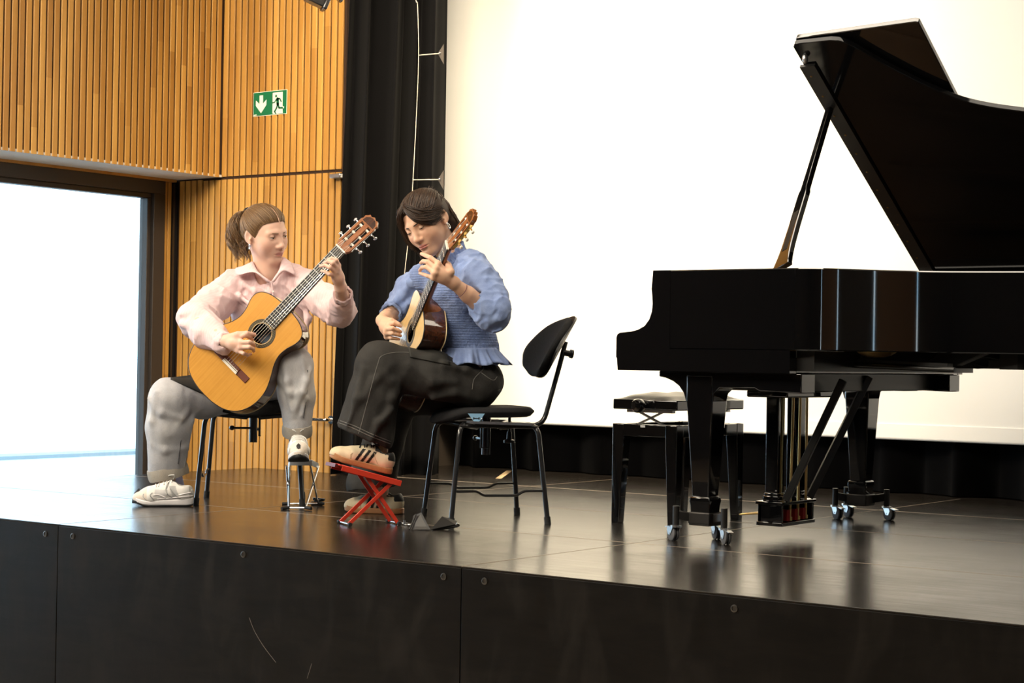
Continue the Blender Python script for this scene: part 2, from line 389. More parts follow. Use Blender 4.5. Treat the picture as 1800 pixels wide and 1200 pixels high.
m.tube(spline(cp, 6), .0022, 6); cord = m.build('cord', CORD, leg)
for (x0, y0), (x1, y1) in (((736, 97), (772, 94)), ((726, 316), (772, 315.5))):
    m = MB(); a, b = at(x0, y0, 9.98), at(x1, y1, 10.02); m.tube([a, b], .0028, 6); m.build('cord', CORD, leg)
    m = MB(); c = at(x1+1.5, y1, 10.00); F_ = frame(c, RGT, UPV, -FWD); m.tube([c+RGT*math.cos(t)*.006+UPV*math.sin(t)*.006 for t in np.linspace(0, 6.283, 13)[:-1]], .0018, 6, closed=True); m.build('eyelet', CHROME, leg)
    m = MB(); e = at(x1+1.5, y1, 10.02); a_, b_, c_ = e-RGT*.012, at(x1+8, y1+19, 9.98), at(x1+8, y1-17, 9.98); m.add([a_, b_, c_, a_+FWD*.004, b_+FWD*.004, c_+FWD*.004], [(0, 1, 2), (5, 4, 3), (0, 3, 4, 1), (1, 4, 5, 2), (2, 5, 3, 0)]); m.build('corner_patch', LOOP, leg)
bc = curtain('backdrop_curtain', [(-6.93, 8.78), (3.9, 8.78)], [(-6.93, 8.76), (3.9, 8.76)], 3.9, 26, .05, '', 8, n=700, rows=8)
tag(bc, 'black backdrop curtain touching the stage floor below the white screen', 'curtain')
# white screen
m = MB(); m.b2((-6.94, 8.598, .365), (3.6, 8.604, ZC-.02)); sc = m.build('projection_screen', SCREEN)
tag(sc, 'large white projection screen filling the back of the stage', 'screen')
m = MB(); pr = [(8.590, .300), (8.592, .366), (8.612, .366), (8.614, .300)]+[(8.602+.012*math.cos(a), .297+.012*math.sin(a)) for a in np.linspace(0, -math.pi, 8)]
m.prism(pr, -6.94, 3.6, 'x'); m.build('hem_bar', SCREEN, sc)
# exit sign -------------------------------------------------------------
SX0, SX1, SZ0, SZ1 = -7.591, -7.322, 2.0870, 2.2245; SW, SH = SX1-SX0, SZ1-SZ0; YS = YE-.0045
GREEN = mat('exit_green', (.0030, .155, .062), .35); SIGNW = mat('exit_white', (.86, .84, .72), .4)
sg = thing('exit_sign', 'green emergency exit sign with white down arrow and running figure on slatted wall', 'sign', Matrix.Translation((SX0, YS, SZ0)))
def sgp(u, v, y): return (u*SW, -y, (1-v)*SH)
m = MB(); m.b2((-.003, -.003, -.003), (SW+.003, 0, SH+.003)); m.build('sign_edge', SIGNW, sg)
m = MB(); m.b2((0, -.004, 0), (SW, -.001, SH)); m.build('sign_plate', GREEN, sg)
def flat(pl, y0, y1):
    m = MB()
    for p in pl: m.prism([(u*SW, (1-v)*SH) for u, v in p], -y0, -y1, 'y')
    return m
def stroke(pts, w):
    out = []
    for (a, b), (c, d) in zip(pts, pts[1:]):
        ax, ay, cx, cy = a*SW, b*SH, c*SW, d*SH; L = math.hypot(cx-ax, cy-ay); nx, ny = -(cy-ay)/L*w/2, (cx-ax)/L*w/2
        out.append([((ax+nx)/SW, (ay+ny)/SH), ((cx+nx)/SW, (cy+ny)/SH), ((cx-nx)/SW, (cy-ny)/SH), ((ax-nx)/SW, (ay-ny)/SH)])
    for a, b in pts: out.append([(a+w/2/SW*math.cos(t), b+w/2/SH*math.sin(t)) for t in np.linspace(0, 6.283, 11)[:-1]])
    return out
flat([[(.185, .13), (.29, .13), (.29, .50), (.395, .33), (.395, .56), (.235, .90), (.075, .56), (.075, .33), (.185, .50)], [(.01, .945), (.10, .935), (.10, .975), (.01, .985)]], .003, .0048).build('arrow', SIGNW, sg)
flat([[(.585, .07), (.885, .07), (.885, .68), (.93, .70), (.925, .77), (.885, .79), (.90, .985), (.62, .985), (.585, .95)]], .003, .0048).build('doorway_panel', SIGNW, sg)
man = stroke([(.735, .36), (.745, .58)], .021)+stroke([(.70, .37), (.645, .49), (.585, .50)], .008)+stroke([(.73, .335), (.80, .345), (.845, .475)], .008)+stroke([(.742, .58), (.715, .73), (.652, .885)], .0105)+stroke([(.755, .58), (.785, .745), (.885, .755)], .0105)+stroke([(.655, .90), (.69, .97)], .007)
man.append([(.69+.028*math.cos(t), .225+.062*math.sin(t)) for t in np.linspace(0, 6.283, 19)[:-1]])
flat(man, .0042, .0056).build('running_figure', GREEN, sg)
# lamp bodies hanging at the top edge
def lamp(px, py, d, s, lab):
    c = at(px, py, d); o = thing('stage_light', lab, 'lamp', Matrix.Translation(c))
    a = nrm(np.array([.5, .75, -.35])); b = nrm(np.cross(a, (0, 0, 1))); u = np.cross(b, a); F_ = frame((0, 0, 0), b, u, a)
    m = MB(); m.box((0, 0, 0), (.16*s, .16*s, .22*s), F_); m.box(a*.13*s, (.19*s, .19*s, .05*s), F_); m.build('lamp_housing', BLACKSTEEL, o, bevel=.006)
    m = MB(); m.tube(fillet([b*.11*s, b*.11*s+np.array([0, 0, .22*s]), -b*.11*s+np.array([0, 0, .22*s]), -b*.11*s], .03*s), .010*s, 8); m.build('yoke', BLACKSTEEL, o)
    m = MB(); m.cyl((0, 0, .22*s), (0, 0, ZC-c[2]), .018*s, n=10); m.build('hanger', BLACKSTEEL, o)
    return o
lamp(555, -4, 8.6, .42, 'larger black stage light hanging above the exit sign, at the top edge')
lamp(591, -9, 9.2, .26, 'smaller black stage light hanging next to the curtain, at the top edge')
# tape on the boards
m = MB(); m.add([tuple(floor_at(x, y, .0012)) for x, y in ((871, 840.5), (881, 841), (901, 826.5), (890, 827))], [(0, 1, 2, 3)]); tp = m.build('floor_tape', mat('tan_tape', (.45, .33, .19), .6), solid=.001)
tag(tp, 'strip of tan tape stuck on the stage floor behind the empty chair', 'tape')
# ================================================================== CHAIRS
def _fab(t):
    n = t.noise(t.coord('Object'), 420, 2); t.col(t.ramp(n, (.35, (.007, .007, .008)), (.65, (.016, .016, .017)))); t.bump(n, .25, .001)
FABRIC = mat('black_seat_fabric', rough=.85, spec=.2, build=_fab)
LABELB = mat('pale_blue_label', (.30, .55, .80), .4); SHELL = mat('black_plastic', (.011, .011, .012), .4)
def pad(nx, ny, fn, thick):
    """closed cushion from a mid-surface function fn(u,v)->(p, n, half thickness)"""
    top, bot = [], []
    for j in range(ny+1):
        rt, rb = [], []
        for i in range(nx+1):
            p, n, h = fn(i/nx*2-1, j/ny*2-1); p = np.array(p); n = np.array(n); rt.append(tuple(p+n*h)); rb.append(tuple(p-n*h))
        top.append(rt); bot.append(rb)
    m = MB(); m.grid(top); m.grid([r[::-1] for r in bot])
    N = (nx+1)*(ny+1)
    def T(i, j): return j*(nx+1)+i
    def B(i, j): return N+j*(nx+1)+(nx-i)
    f = []
    for i in range(nx): f += [(T(i, 0), B(i, 0), B(i+1, 0), T(i+1, 0)), (T(i+1, ny), B(i+1, ny), B(i, ny), T(i, ny))]
    for j in range(ny): f += [(T(0, j+1), B(0, j+1), B(0, j), T(0, j)), (T(nx, j), B(nx, j), B(nx, j+1), T(nx, j+1))]
    m.add([], f); m.f[-len(f):] = f
    return m
def squircle(u, v, e=.35):                       # square -> rounded square
    return u*math.sqrt(1-e*v*v*.9), v*math.sqrt(1-e*u*u*.9)
def make_chair(lab, M):
    t = thing('orchestra_chair', lab, 'chair', M, 'black orchestra chairs')
    FX, RX, FY, RY = .205, -.205, .235, .223
    for sx, sy in ((1, 1), (1, -1), (-1, 1), (-1, -1)):
        fx, fy = (FX, FY) if sx > 0 else (RX, RY)
        a = np.array([fx, sy*fy, .0]); b = np.array([fx*.80, sy*fy*.86, .405]); c = np.array([sx*.05, sy*.03, .385])
        m = MB(); m.tube(fillet([a, b, c], .055, 8), .0105, 12); l = m.build('leg', BLACKSTEEL, t)
        f = MB(); d = nrm(b-a); f.cyl(a-d*.002, a+d*.03, .0135, n=14); f.build('foot_cap', RUBBER, l)
    for sy in (1, -1):
        m = MB(); k = .31; ya = lambda x: sy*(FY*.955 if x > 0 else RY*.955)
        z = .135
        m.tube(fillet([(FX*.945, sy*FY*.955, z), (.095, sy*.222, z), (.065, sy*.219, z-.018), (-.075, sy*.216, z-.018), (-.105, sy*.215, z), (RX*.945, sy*RY*.955, z)], .012, 4), .0055, 8); m.build('stretcher', BLACKSTEEL, t)
        m = MB(); m.tube([(FX*.80, sy*FY*.85, .396), (RX*.80, sy*RY*.85, .393)], .007, 8); m.build('side_rail', BLACKSTEEL, t)
    def seat(u, v):
        x, y = squircle(u, v, .5); X = .02+x*.215; Y = y*.215; z = .452-.012*max(0, x)**2-.045*max(0, x-.45)**1.6*2.2+.006*x*x-.004*(1-y*y); r = max(abs(u), abs(v)); h = .021*math.sqrt(max(.02, 1-max(0, (r-.8)/.2)**2))
        return (X, Y, z), nrm((.25*max(0, x-.3), 0, 1)), h
    s = pad(24, 24, seat, .02).build('seat', FABRIC, t, smooth=60)
    def back(u, v):
        x, y = squircle(u, v, .62); X = -.290-.075*y-.055*x*x*-1+.01; Y = x*.19*(1-.10*y); Z = .722+y*.125; r = max(abs(u), abs(v)); h = .017*math.sqrt(max(.03, 1-max(0, (r-.8)/.2)**2))
        return (X, Y, Z), nrm((1, -.5*x, .35+.25*y)), h
    b = pad(22, 20, back, .02).build('backrest', FABRIC, t, smooth=60)
    def shell(u, v):
        x, y = squircle(u, v, .62); X = -.290-.075*y+.055*x*x-.012; Y = x*.195*(1-.10*y); Z = .722+y*.13
        return (X, Y, Z), nrm((1, -.5*x, .35+.25*y)), .004
    pad(22, 20, shell, .02).build('back_shell', SHELL, b, smooth=60)
    m = MB(); m.tube(fillet([(-.02, 0, .392), (-.245, 0, .392), (-.318, 0, .655), (-.340, 0, .745)], .05, 8), .0105, 12); m.build('back_post', BLACKSTEEL, t)
    m = MB(); m.cyl((-.328, 0, .700), (-.365, 0, .694), .013, n=14); m.cyl((-.360, 0, .695), (-.372, 0, .693), .019, n=10); m.build('back_knob', SHELL, t)
    m = MB(); m.cyl((0, 0, .27), (0, 0, .43), .019, n=18); m.box((0, 0, .392), (.13, .10, .018)); m.build('height_column', BLACKSTEEL, t, smooth=30)
    m = MB(); m.tube([(.01, 0, .335), (.02, -.085, .335)], .005, 8); m.ell((.021, -.095, .335), (.011, .013, .011), nu=12, nv=8); m.tube([(.03, .03, .40), (.03, .03, .30), (.0, .03, .30)], .005, 8); m.build('height_lever', BLACKSTEEL, t)
    m = MB(); m.cyl((-.10, .0, .43), (-.10, .0, .335), .006, n=10); m.lathe([(.010, .365), (.012, .335), (.024, .330), (.024, .320), (.006, .318)], (-.10, 0, 0), 14); m.build('tilt_knob', SHELL, t)
    m = MB(); m.bar((.13, .2, .412), (-.14, .19, .404), .05, .010); m.bar((.13, -.2, .412), (-.14, -.19, .404), .05, .010); m.build('seat_bracket', STEEL, t)
    m = MB(); m.prism([(.135, .447), (.065, .447), (.085, .417), (.105, .409)], .208, .2105, 'y'); lb = m.build('adjust_label', LABELB, t)
    m = MB(); m.b2((.088, .2105, .426), (.112, .212, .429)); m.b2((.087, .2105, .423), (.091, .212, .432)); m.b2((.109, .2105, .423), (.113, .212, .432)); m.build('label_mark', RUBBER, lb)
    return t
def fr2(o, fwd):
    f = nrm((fwd[0], fwd[1], 0)); return frame((o[0], o[1], 0), f, (-f[1], f[0], 0), (0, 0, 1))
rn, rf = floor_at(963, 921), floor_at(909, 904); fR = np.array([-.6077, -.7942, 0])
chairR = make_chair('black orchestra chair with its empty backrest in view, under the person in the blue blouse', fr2((rn+rf)/2+fR*.205, fR))
chairL = copy_tree(chairR)
fL = nrm((.66, -.75, 0)); sL = np.array([-fL[1], fL[0], 0]); l1, l3 = floor_at(343, 886), floor_at(533, 889)
chairL.matrix_basis = fr2((l1+l3)/2-fL*.205, fL)
chairL['label'] = 'black orchestra chair under the person in the pink shirt, in front of the slatted wall'
# ================================================================== GRAND PIANO
def _pb(t): t.rgh(t.ramp(t.noise(t.coord('Object'), 3, 2), (.3, .035), (.7, .07)))
PIANO = mat('black_piano_lacquer', (.0035, .0035, .004), .06, 0, .9, coat=1.0, build=_pb)
SATIN = mat('satin_black', (.010, .0095, .009), .35)
BRASS = mat('brass', (.80, .55, .22), .36, 1.0); PLATE = mat('bronze_iron_plate', (.065, .034, .012), .45, .5)
SPRUCE = mat('spruce_soundboard', (.20, .11, .04), .5); BRASSD = mat('dull_brass', (.25, .15, .05), .4, 1.0); RED = mat('red_felt', (.42, .012, .010), .8)
IVORY = mat('white_key', (.82, .80, .74), .3)
pno = thing('grand_piano', 'black grand piano with open lid on wheeled dollies at the right', 'piano', Matrix.Translation((-3.4, 6.5, 0)))
def pb(m, name, mt, par=None, **k): return m.build(name, mt, par or pno, local=False, **k)
RT, RB = 1.010, .716
_sx = [-2.99, -2.95, -2.91, -2.865, -2.825, -2.78, -2.70, -2.645, -2.56, -2.45, -2.2, -1.9, -1.6, -1.35, -1.2, -1.10]
_sn = [0, .30, .64, .80, .84, .80, .70, .62, .40, .31, .29, .34, .44, .60, .78, .92]
near = []; _y = 5.718
for x in np.arange(-2.99, -1.10, .0125):
    near.append((x, _y)); q_ = float(np.interp(x+.006, _sx, _sn)); _y += .0125*q_/math.sqrt(1-q_*q_)
_e = near[-1]
outer = [np.array(q) for q in [(-3.501, 5.718), (-3.2, 5.718)]+near+spline([(_e[0]+.01, _e[1]+.04), (-1.075, _e[1]+.11), (-1.085, 7.17), (-1.15, 7.26), (-1.35, 7.285)], 6)]+[np.array((-3.501, 7.285))]
inner = []
for i, p in enumerate(outer):
    a, b = outer[max(i-1, 0)], outer[min(i+1, len(outer)-1)]; d = nrm(b-a); inner.append(p+np.array([-d[1], d[0]])*.05)
m = MB()
n_ = len(outer); sec = [(0, RB+.004), (.004, RB), (.046, RB), (.05, RB+.004), (.05, RT-.004), (.046, RT), (.004, RT), (0, RT-.004)]
rings = []
for p, q in zip(outer, inner):
    d = (q-p)/.05; rings.append([(p[0]+d[0]*s, p[1]+d[1]*s, z) for s, z in sec])
m.loft(rings); rim = pb(m, 'case_rim', PIANO, smooth=35)
cheek = [(-3.730, .634), (-3.7345, .679), (-3.738, .684), (-3.738, .757), (-3.734, .769), (-3.722, .776), (-3.668, .781), (-3.640, .788), (-3.612, .802), (-3.592, .826), (-3.581, .856), (-3.578, .885), (-3.5815, .925), (-3.584, .940), (-3.582, .965), (-3.578, 1.010), (-3.50, 1.010), (-3.50, RB), (-3.0, RB), (-3.0, .634)]
for y0, y1 in ((5.718, 5.766), (7.237, 7.285)):
    m = MB(); m.prism(cheek, y0, y1, 'y'); pb(m, 'cheek', PIANO, smooth=30)
m = MB(); m.b2((-3.732, 5.766, .634), (-3.0, 7.237, .690)); pb(m, 'keybed', PIANO, bevel=.003)
m = MB(); m.b2((-3.725, 5.80, .69), (-3.705, 7.2, .725)); pb(m, 'key_slip', PIANO)
m = MB(); m.b2((-3.70, 5.87, .69), (-3.56, 7.13, .738)); kb = pb(m, 'keyboard', IVORY)
for k in range(36):
    if k % 7 not in (2, 6): m = MB(); m.b2((-3.65, 5.9+k*.0345, .738), (-3.56, 5.911+k*.0345, .748)); pb(m, 'black_key', PIANO, kb)
m = MB(); m.prism([(-3.555, .73), (-3.53, .73), (-3.50, .93), (-3.515, .94), (-3.535, .90)], 5.77, 7.235, 'y'); pb(m, 'fallboard', PIANO)
m = MB(); m.prism([tuple(q) for q in inner], .905, .915); pl = pb(m, 'iron_plate', PLATE)
m = MB()
for k in range(5): m.bar((-3.3, 5.95+k*.28, .925), (-1.5-.1*k, 6.75+k*.09, .925), .03, .03)
pb(m, 'plate_rib', PLATE, pl)
m = MB(); m.prism([tuple(q) for q in inner], .735, .742); pb(m, 'soundboard', SPRUCE)
# under-frame beams
m = MB()
m.b2((-3.0, 5.77, .642), (-2.93, 7.23, .715)); m.bar((-3.0, 6.15, .695), (-1.6, 6.85, .705), .07, .05); m.bar((-3.0, 6.6, .69), (-1.3, 7.0, .70), .10, .06); m.bar((-3.0, 7.1, .69), (-1.4, 7.2, .70), .08, .06); m.bar((-2.4, 6.25, .69), (-2.3, 7.2, .69), .07, .06)
pb(m, 'frame_beam', SATIN)
a, b = on_y(1484, 641, 6.1), on_y(1678, 650, 6.1)
m = MB(); m.cyl(a, b, .010, n=14); m.bar(a+np.array([0, .03, .012]), b+np.array([-.03, .03, .012]), .05, .022); pb(m, 'support_rail', SATIN)
c = on_y(1541, 617, 6.10); m = MB(); m.lathe([(.075, .008), (.072, -.004), (.052, -.016), (.030, -.022), (.001, -.024)], c, 28); pb(m, 'brass_dome', BRASS)
a = on_y(1668, 618, 6.2); m = MB(); m.prism([(a[0]-.02, a[2]+.01), (a[0]+.17, a[2]+.01), (a[0]+.03, a[2]-.05), (a[0]-.10, a[2]-.05)], 6.2, 6.26, 'y'); pb(m, 'corner_block', SATIN, bevel=.003)
rc = random.Random(4)
for k in range(5):
    pts = [on_y(1690+k*6, 632+k*2, 6.3+.03*k)]
    for x in range(1715, 1900, 22): pts.append(on_y(x, 632+x*.006*(k % 2)+rc.uniform(-6, 9), 6.3+.03*k))
    m = MB(); m.tube(spline(pts, 5), .0035, 6); pb(m, 'cable', RUBBER)
m = MB(); a = on_y(1780, 640, 6.35); m.box(a, (.16, .08, .035)); m.box(a+np.array([.25, 0, .0]), (.2, .08, .04)); pb(m, 'control_box', SATIN, bevel=.004)
# legs with arched brackets
def taper(m, c, levels):                          # levels: (z, half width)
    m.loft([[(c[0]+sx*h, c[1]+sy*h, z) for sx, sy in ((-1, -1), (1, -1), (1, 1), (-1, 1))] for z, h in levels])
def leg(cx, cy, bracket):
    m = MB(); taper(m, (cx, cy), [(.62, .056), (.53, .056), (.165, .036)]); L = pb(m, 'leg', PIANO, bevel=.005)
    m = MB(); taper(m, (cx, cy), [(.170, .034), (.166, .042), (.150, .044), (.135, .041), (.072, .038)]); pb(m, 'leg_foot', PIANO, L, bevel=.003)
    if bracket:
        m = MB(); arcL = [(-3.578, .634), (-3.578, .612), (-3.55, .608), (-3.517, .596), (-3.490, .578), (-3.470, .552), (-3.459, .520)]
        d = cx+3.40; m.prism([(x+d, z) for x, z in arcL]+[(cx+.055, .520), (cx+.062, .552), (cx+.085, .574), (cx+.23, .576), (cx+.25, .566), (cx+.42, .562), (cx+.42, .634)], cy-.054, cy+.054, 'y'); pb(m, 'leg_bracket', PIANO, L, bevel=.004)
leg(-3.400, 5.825, True); leg(-3.398, 7.150, True)
m = MB(); taper(m, (-1.55, 6.95), [(.70, .056), (.53, .056), (.165, .036)]); L = pb(m, 'leg', PIANO, bevel=.005)
m = MB(); taper(m, (-1.55, 6.95), [(.170, .034), (.166, .042), (.150, .044), (.135, .041), (.0, .038)]); pb(m, 'leg_foot', PIANO, L, bevel=.003)
c = on_y(1570, 672, 7.1); m = MB(); m.b2((c[0]-.07, 7.06, c[2]-.035), (c[0]+.07, 7.2, c[2]+.06)); pb(m, 'key_block', SATIN, bevel=.004)
m = MB(); m.b2((-3.45, 5.9, .566), (-3.05, 7.1, .634)); pb(m, 'lyre_beam', SATIN, bevel=.003)
m = MB(); m.b2((-3.33, 6.00, .540), (-3.155, 6.38, .566)); pb(m, 'lyre_top', PIANO, bevel=.006)
# pedal lyre
ly = MB()
ly.b2((-3.31, 6.055, .052), (-3.20, 6.33, .066)); ly.b2((-3.306, 6.060, .066), (-3.290, 6.325, .132)); ly.b2((-3.306, 6.060, .066), (-3.204, 6.075, .132)); ly.b2((-3.306, 6.310, .066), (-3.204, 6.325, .132)); ly.b2((-3.313, 6.052, .132), (-3.197, 6.333, .144)); lb = pb(ly, 'pedal_box', PIANO, bevel=.002)
for y in (6.105, 6.275):
    m = MB(); m.b2((-3.287, y-.026, .144), (-3.233, y+.026, .545)); m.b2((-3.293, y-.033, .144), (-3.227, y+.033, .165)); m.b2((-3.29, y-.03, .165), (-3.23, y+.03, .176)); pb(m, 'lyre_post', PIANO, bevel=.003)
for k, y in enumerate((6.125, 6.19, 6.255)):
    m = MB(); m.cyl((-3.213, y+.018, .078), (-3.213+.004, y-.01*(k-1)+.018, .60), .0052, n=12); m.cyl((-3.213, y+.018, .070), (-3.213, y+.018, .084), .009, n=12); pb(m, 'pedal_rod', BRASS)
    m = MB(); m.b2((-3.235, y-.018, .070), (-3.206, y+.006, .112)); pb(m, 'felt_pad', RED, lb)
    m = MB(); m.loft([[(x, y-w, z), (x, y+w, z), (x, y+w, z+h), (x, y-w, z+h)] for x, w, z, h in ((-3.29, .010, .088, .008), (-3.345, .010, .086, .008), (-3.375, .021, .083, .008), (-3.405, .022, .080, .007), (-3.418, .012, .079, .005))]); pb(m, 'pedal', BRASS, bevel=.003)
for (x0, y0, z0), (px, py), Y in (((-3.205, 6.095, .150), (1482, 668), 6.12), ((-3.205, 6.285, .150), (1528, 662), 6.45)):
    m = MB(); m.bar((x0, y0, z0), on_y(px, py, Y), .020, .028); pb(m, 'lyre_brace', SATIN, bevel=.002)
# lid, flap, hinge, prop
TH = math.radians(32.5); LO = np.array([-3.155, 7.28, 1.040]); LW = np.array([0, -math.cos(TH), math.sin(TH)]); LN = np.array([0, math.sin(TH), math.cos(TH)])
def LP(l, w, n): return LO+np.array([1.0, 0, 0])*l+LW*w+LN*n
lout = [(0, 0), (0, 1.515)]+[(.012, 1.53)]+[tuple(q) for q in spline([(.16, 1.532), (.197, 1.520), (.236, 1.484), (.280, 1.423), (.325, 1.364), (.387, 1.290), (.45, 1.222), (.535, 1.145), (.631, 1.095), (.747, 1.055), (1.0, .97), (1.25, .86), (1.5, .72), (1.75, .54), (1.95, .34), (2.06, .17), (2.08, .05)], 5)]+[(2.02, 0)]
def plate(m, out, n0, n1):
    k = len(out); m.add([LP(l, w, n0) for l, w in out]+[LP(l, w, n1) for l, w in out], [tuple(range(k)), tuple(range(2*k-1, k-1, -1))]+[(i, k+i, k+(i+1) % k, (i+1) % k) for i in range(k)]); return m
LIDM = mat('black_lid_lacquer', (.004, .004, .0045), .08, 0, .28)
lid = pb(plate(MB(), lout, 0, .022), 'lid', LIDM, bevel=.003, smooth=30)
fl = [(.004, .02), (.004, 1.522), (.012, 1.53), (.49, 1.552), (.505, 1.545), (.505, .02)]
pb(plate(MB(), fl, .030, .050), 'lid_flap', PIANO, lid, bevel=.003)
hs = pb(plate(MB(), [(-.012, .03), (-.012, 1.415), (.05, 1.415), (.05, .03)], -.012, 0), 'hinge_strip', SATIN, lid)
for k in range(11):
    m = MB(); w = .18+k*.118; q = LP(.014, w, -.0125); F_ = frame(q, (1, 0, 0), LW, LN); m.lathe([(.005, -.001), (.004, -.002), (.001, -.003)], q, 10, F_); pb(m, 'hinge_screw', BRASSD, hs)
m = MB(); q = LP(.03, 1.46, -.012); m.ell(q, (.012, .012, .02), nu=10, nv=6); pb(m, 'lid_catch', STEEL, lid)
for k in range(3): q = LP(.30+k*.5, .0, .01); m = MB(); m.cyl(q-np.array([.05, 0, 0]), q+np.array([.05, 0, 0]), .010, n=10); pb(m, 'lid_hinge', BRASS, lid)
pa, pt = on_y(1374, 472, 5.83), LP(.010, 1.165, -.004)
dv = pt-pa; L_ = np.linalg.norm(dv); dv /= L_; sd = nrm(np.array([.82, -.57, 0])-dv*(np.array([.82, -.57, 0]) @ dv)); nn = np.cross(dv, sd); R_ = []
for t_, w in ((0, .052), (.025, .044), (.07, .036), (.13, .030), (.25, .026), (.42, .026), (.455, .025), (.475, .0185), (.60, .0165), (1, .0145)):
    p = pa+dv*L_*t_; R_.append([p+sd*w-nn*.011, p+sd*w+nn*.011, p-sd*w+nn*.011, p-sd*w-nn*.011])
m = MB(); m.loft(R_); pr = pb(m, 'lid_prop', PIANO, bevel=.003, smooth=30)
p0, p1 = pa+dv*L_*.10, pa+dv*L_*.33; m = MB(); m.bar(p0+nn*.0112, p1+nn*.0112, .030, .002, up=nn); m.bar(p0-nn*.0112, p1-nn*.0112, .030, .002, up=nn); pb(m, 'prop_inlay', SATIN, pr)
# dollies -----------------------------------------------------------
BRIGHT = mat('zinc_plated', (.78, .79, .80), .30, 1.0); CAST = mat('grey_cast_iron', (.045, .042, .040), .4, .6); GREYW = mat('grey_wheel_rubber', (.11, .11, .115), .55)
def dolly(lab, c, angs, turn):
    t = thing('piano_dolly', lab, 'dolly', Matrix.Translation((c[0], c[1], 0)), 'wheeled dollies under the piano legs')
    m = MB()
    for sx in (-1, 1): m.b2((sx*.043-.004, -.047, .066), (sx*.043+.004, .047, .110))
    for sy in (-1, 1): m.b2((-.047, sy*.043-.004, .066), (.047, sy*.043+.004, .110))
    m.b2((-.045, -.045, .060), (.045, .045, .070))
    for a in angs:
        u = np.array([math.cos(a), math.sin(a), 0]); m.bar(u*.042+np.array([0, 0, .088]), u*.108+np.array([0, 0, .098]), .014, .034)
    m.build('cradle', CAST, t, bevel=.004)
    for a, tr in zip(angs, turn):
        u = np.array([math.cos(a), math.sin(a), 0])*.110
        m = MB(); m.cyl(u+np.array([0, 0, .058]), u+np.array([0, 0, .132]), .0125, n=14); p = m.build('post', CAST, t, bevel=.002)
        k = MB(); k.cyl(u+np.array([0, 0, .052]), u+np.array([0, 0, .059]), .021, n=18)
        f = np.array([math.cos(tr), math.sin(tr), 0]); s = np.array([-f[1], f[0], 0]); ax = u+f*.020+np.array([0, 0, .029])
        for q in (-1, 1):
            F_ = frame((0, 0, 0), f, (0, 0, 1), -s)
            pts = [(-.024, .024), (.016, .024), (.022, .012), (.012, -.006), (-.004, -.006)]
            vs = [ax+f*x+np.array([0, 0, z])+s*(q*.0165) for x, z in pts]+[ax+f*x+np.array([0, 0, z])+s*(q*.0145) for x, z in pts]
            k.add(vs, [tuple(range(5)), tuple(range(9, 4, -1))]+[(i, 5+i, 5+(i+1) % 5, (i+1) % 5) for i in range(5)])
        k.bar(ax+f*.014+np.array([0, 0, .024]), ax+f*.05+np.array([0, 0, .019]), .02, .003); k.cyl(ax-s*.018, ax+s*.018, .004, n=8)
        k.build('caster_fork', BRIGHT, p, smooth=30)
        w = MB()
        for q in (-1, 1):
            R2 = frame((0, 0, 0), f, (0, 0, 1), -s); w.lathe([(.006, -.005), (.024, -.0055), (.029, -.003), (.029, .003), (.024, .0055), (.006, .005)], ax+s*q*.0075, 24, R2)
        w.build('wheel', GREYW, p)
    return t
dolly('wheeled dolly under the nearest piano leg, beside the bench', (-3.400, 5.825), (math.radians(222), math.radians(100), math.radians(-20)), (2.6, 5.6, 5.6))
dolly('wheeled dolly under the far piano leg, behind the pedals', (-3.398, 7.150), (math.radians(215), math.radians(150), math.radians(30)), (5.7, 5.7, 5.8))
# ================================================================== BENCH
def _lea(t): t.bump(t.noise(t.coord('Object'), 160, 3), .12, .001)
LEATHER = mat('black_leather', (.012, .010, .009), .33, build=_lea)
bx0, bx1, by0, by1 = -4.075, -3.765, 6.215, 6.765
bn = thing('piano_bench', 'black adjustable piano bench with leather cushion beside the nearest piano leg', 'bench', Matrix.Translation(((bx0+bx1)/2, (by0+by1)/2, 0)))
hx, hy = (bx1-bx0)/2, (by1-by0)/2
m = MB(); m.b2((-hx, -hy, .470), (hx, hy, .512)); m.build('seat_frame', PIANO, bn, bevel=.005)
m = MB(); G = []
for j in range(25):
    row = []
    for i in range(17):
        u, v = i/16*2-1, j/24*2-1; e = (1-abs(u)**5)*(1-abs(v)**7); z = .512+.026*e+.004*e*(math.cos(u*math.pi*2.0)*math.cos(v*math.pi*3))
        row.append((u*(hx-.012), v*(hy-.012), z))
    G.append(row)
m.grid(G); m.build('cushion', LEATHER, bn, smooth=180)
for (a, b) in (((-hx, -hy), (hx, -hy)), ((hx, -hy), (hx, hy)), ((hx, hy), (-hx, hy)), ((-hx, hy), (-hx, -hy))):
    A = np.array([*a, .385]); B = np.array([*b, .385]); d = nrm(B-A); iw = np.array([-d[1], d[0], 0])*.012; m = MB(); m.bar(A+d*.004+iw, B-d*.004+iw, .020, .050); m.build('apron', PIANO, bn, bevel=.003)
for sx in (-1, 1):
    for sy in (-1, 1):
        m = MB(); x0, x1 = sx*hx, sx*(hx-.055); y0, y1 = sy*hy, sy*(hy-.055); xb, yb = sx*(hx-.038), sy*(hy-.038)
        m.loft([[(x0, y0, .41), (x1, y0, .41), (x1, y1, .41), (x0, y1, .41)], [(x0, y0, .35), (x1, y0, .35), (x1, y1, .35), (x0, y1, .35)], [(x0, y0, 0), (xb, y0, 0), (xb, yb, 0), (x0, yb, 0)]]); m.build('leg', PIANO, bn, bevel=.003)
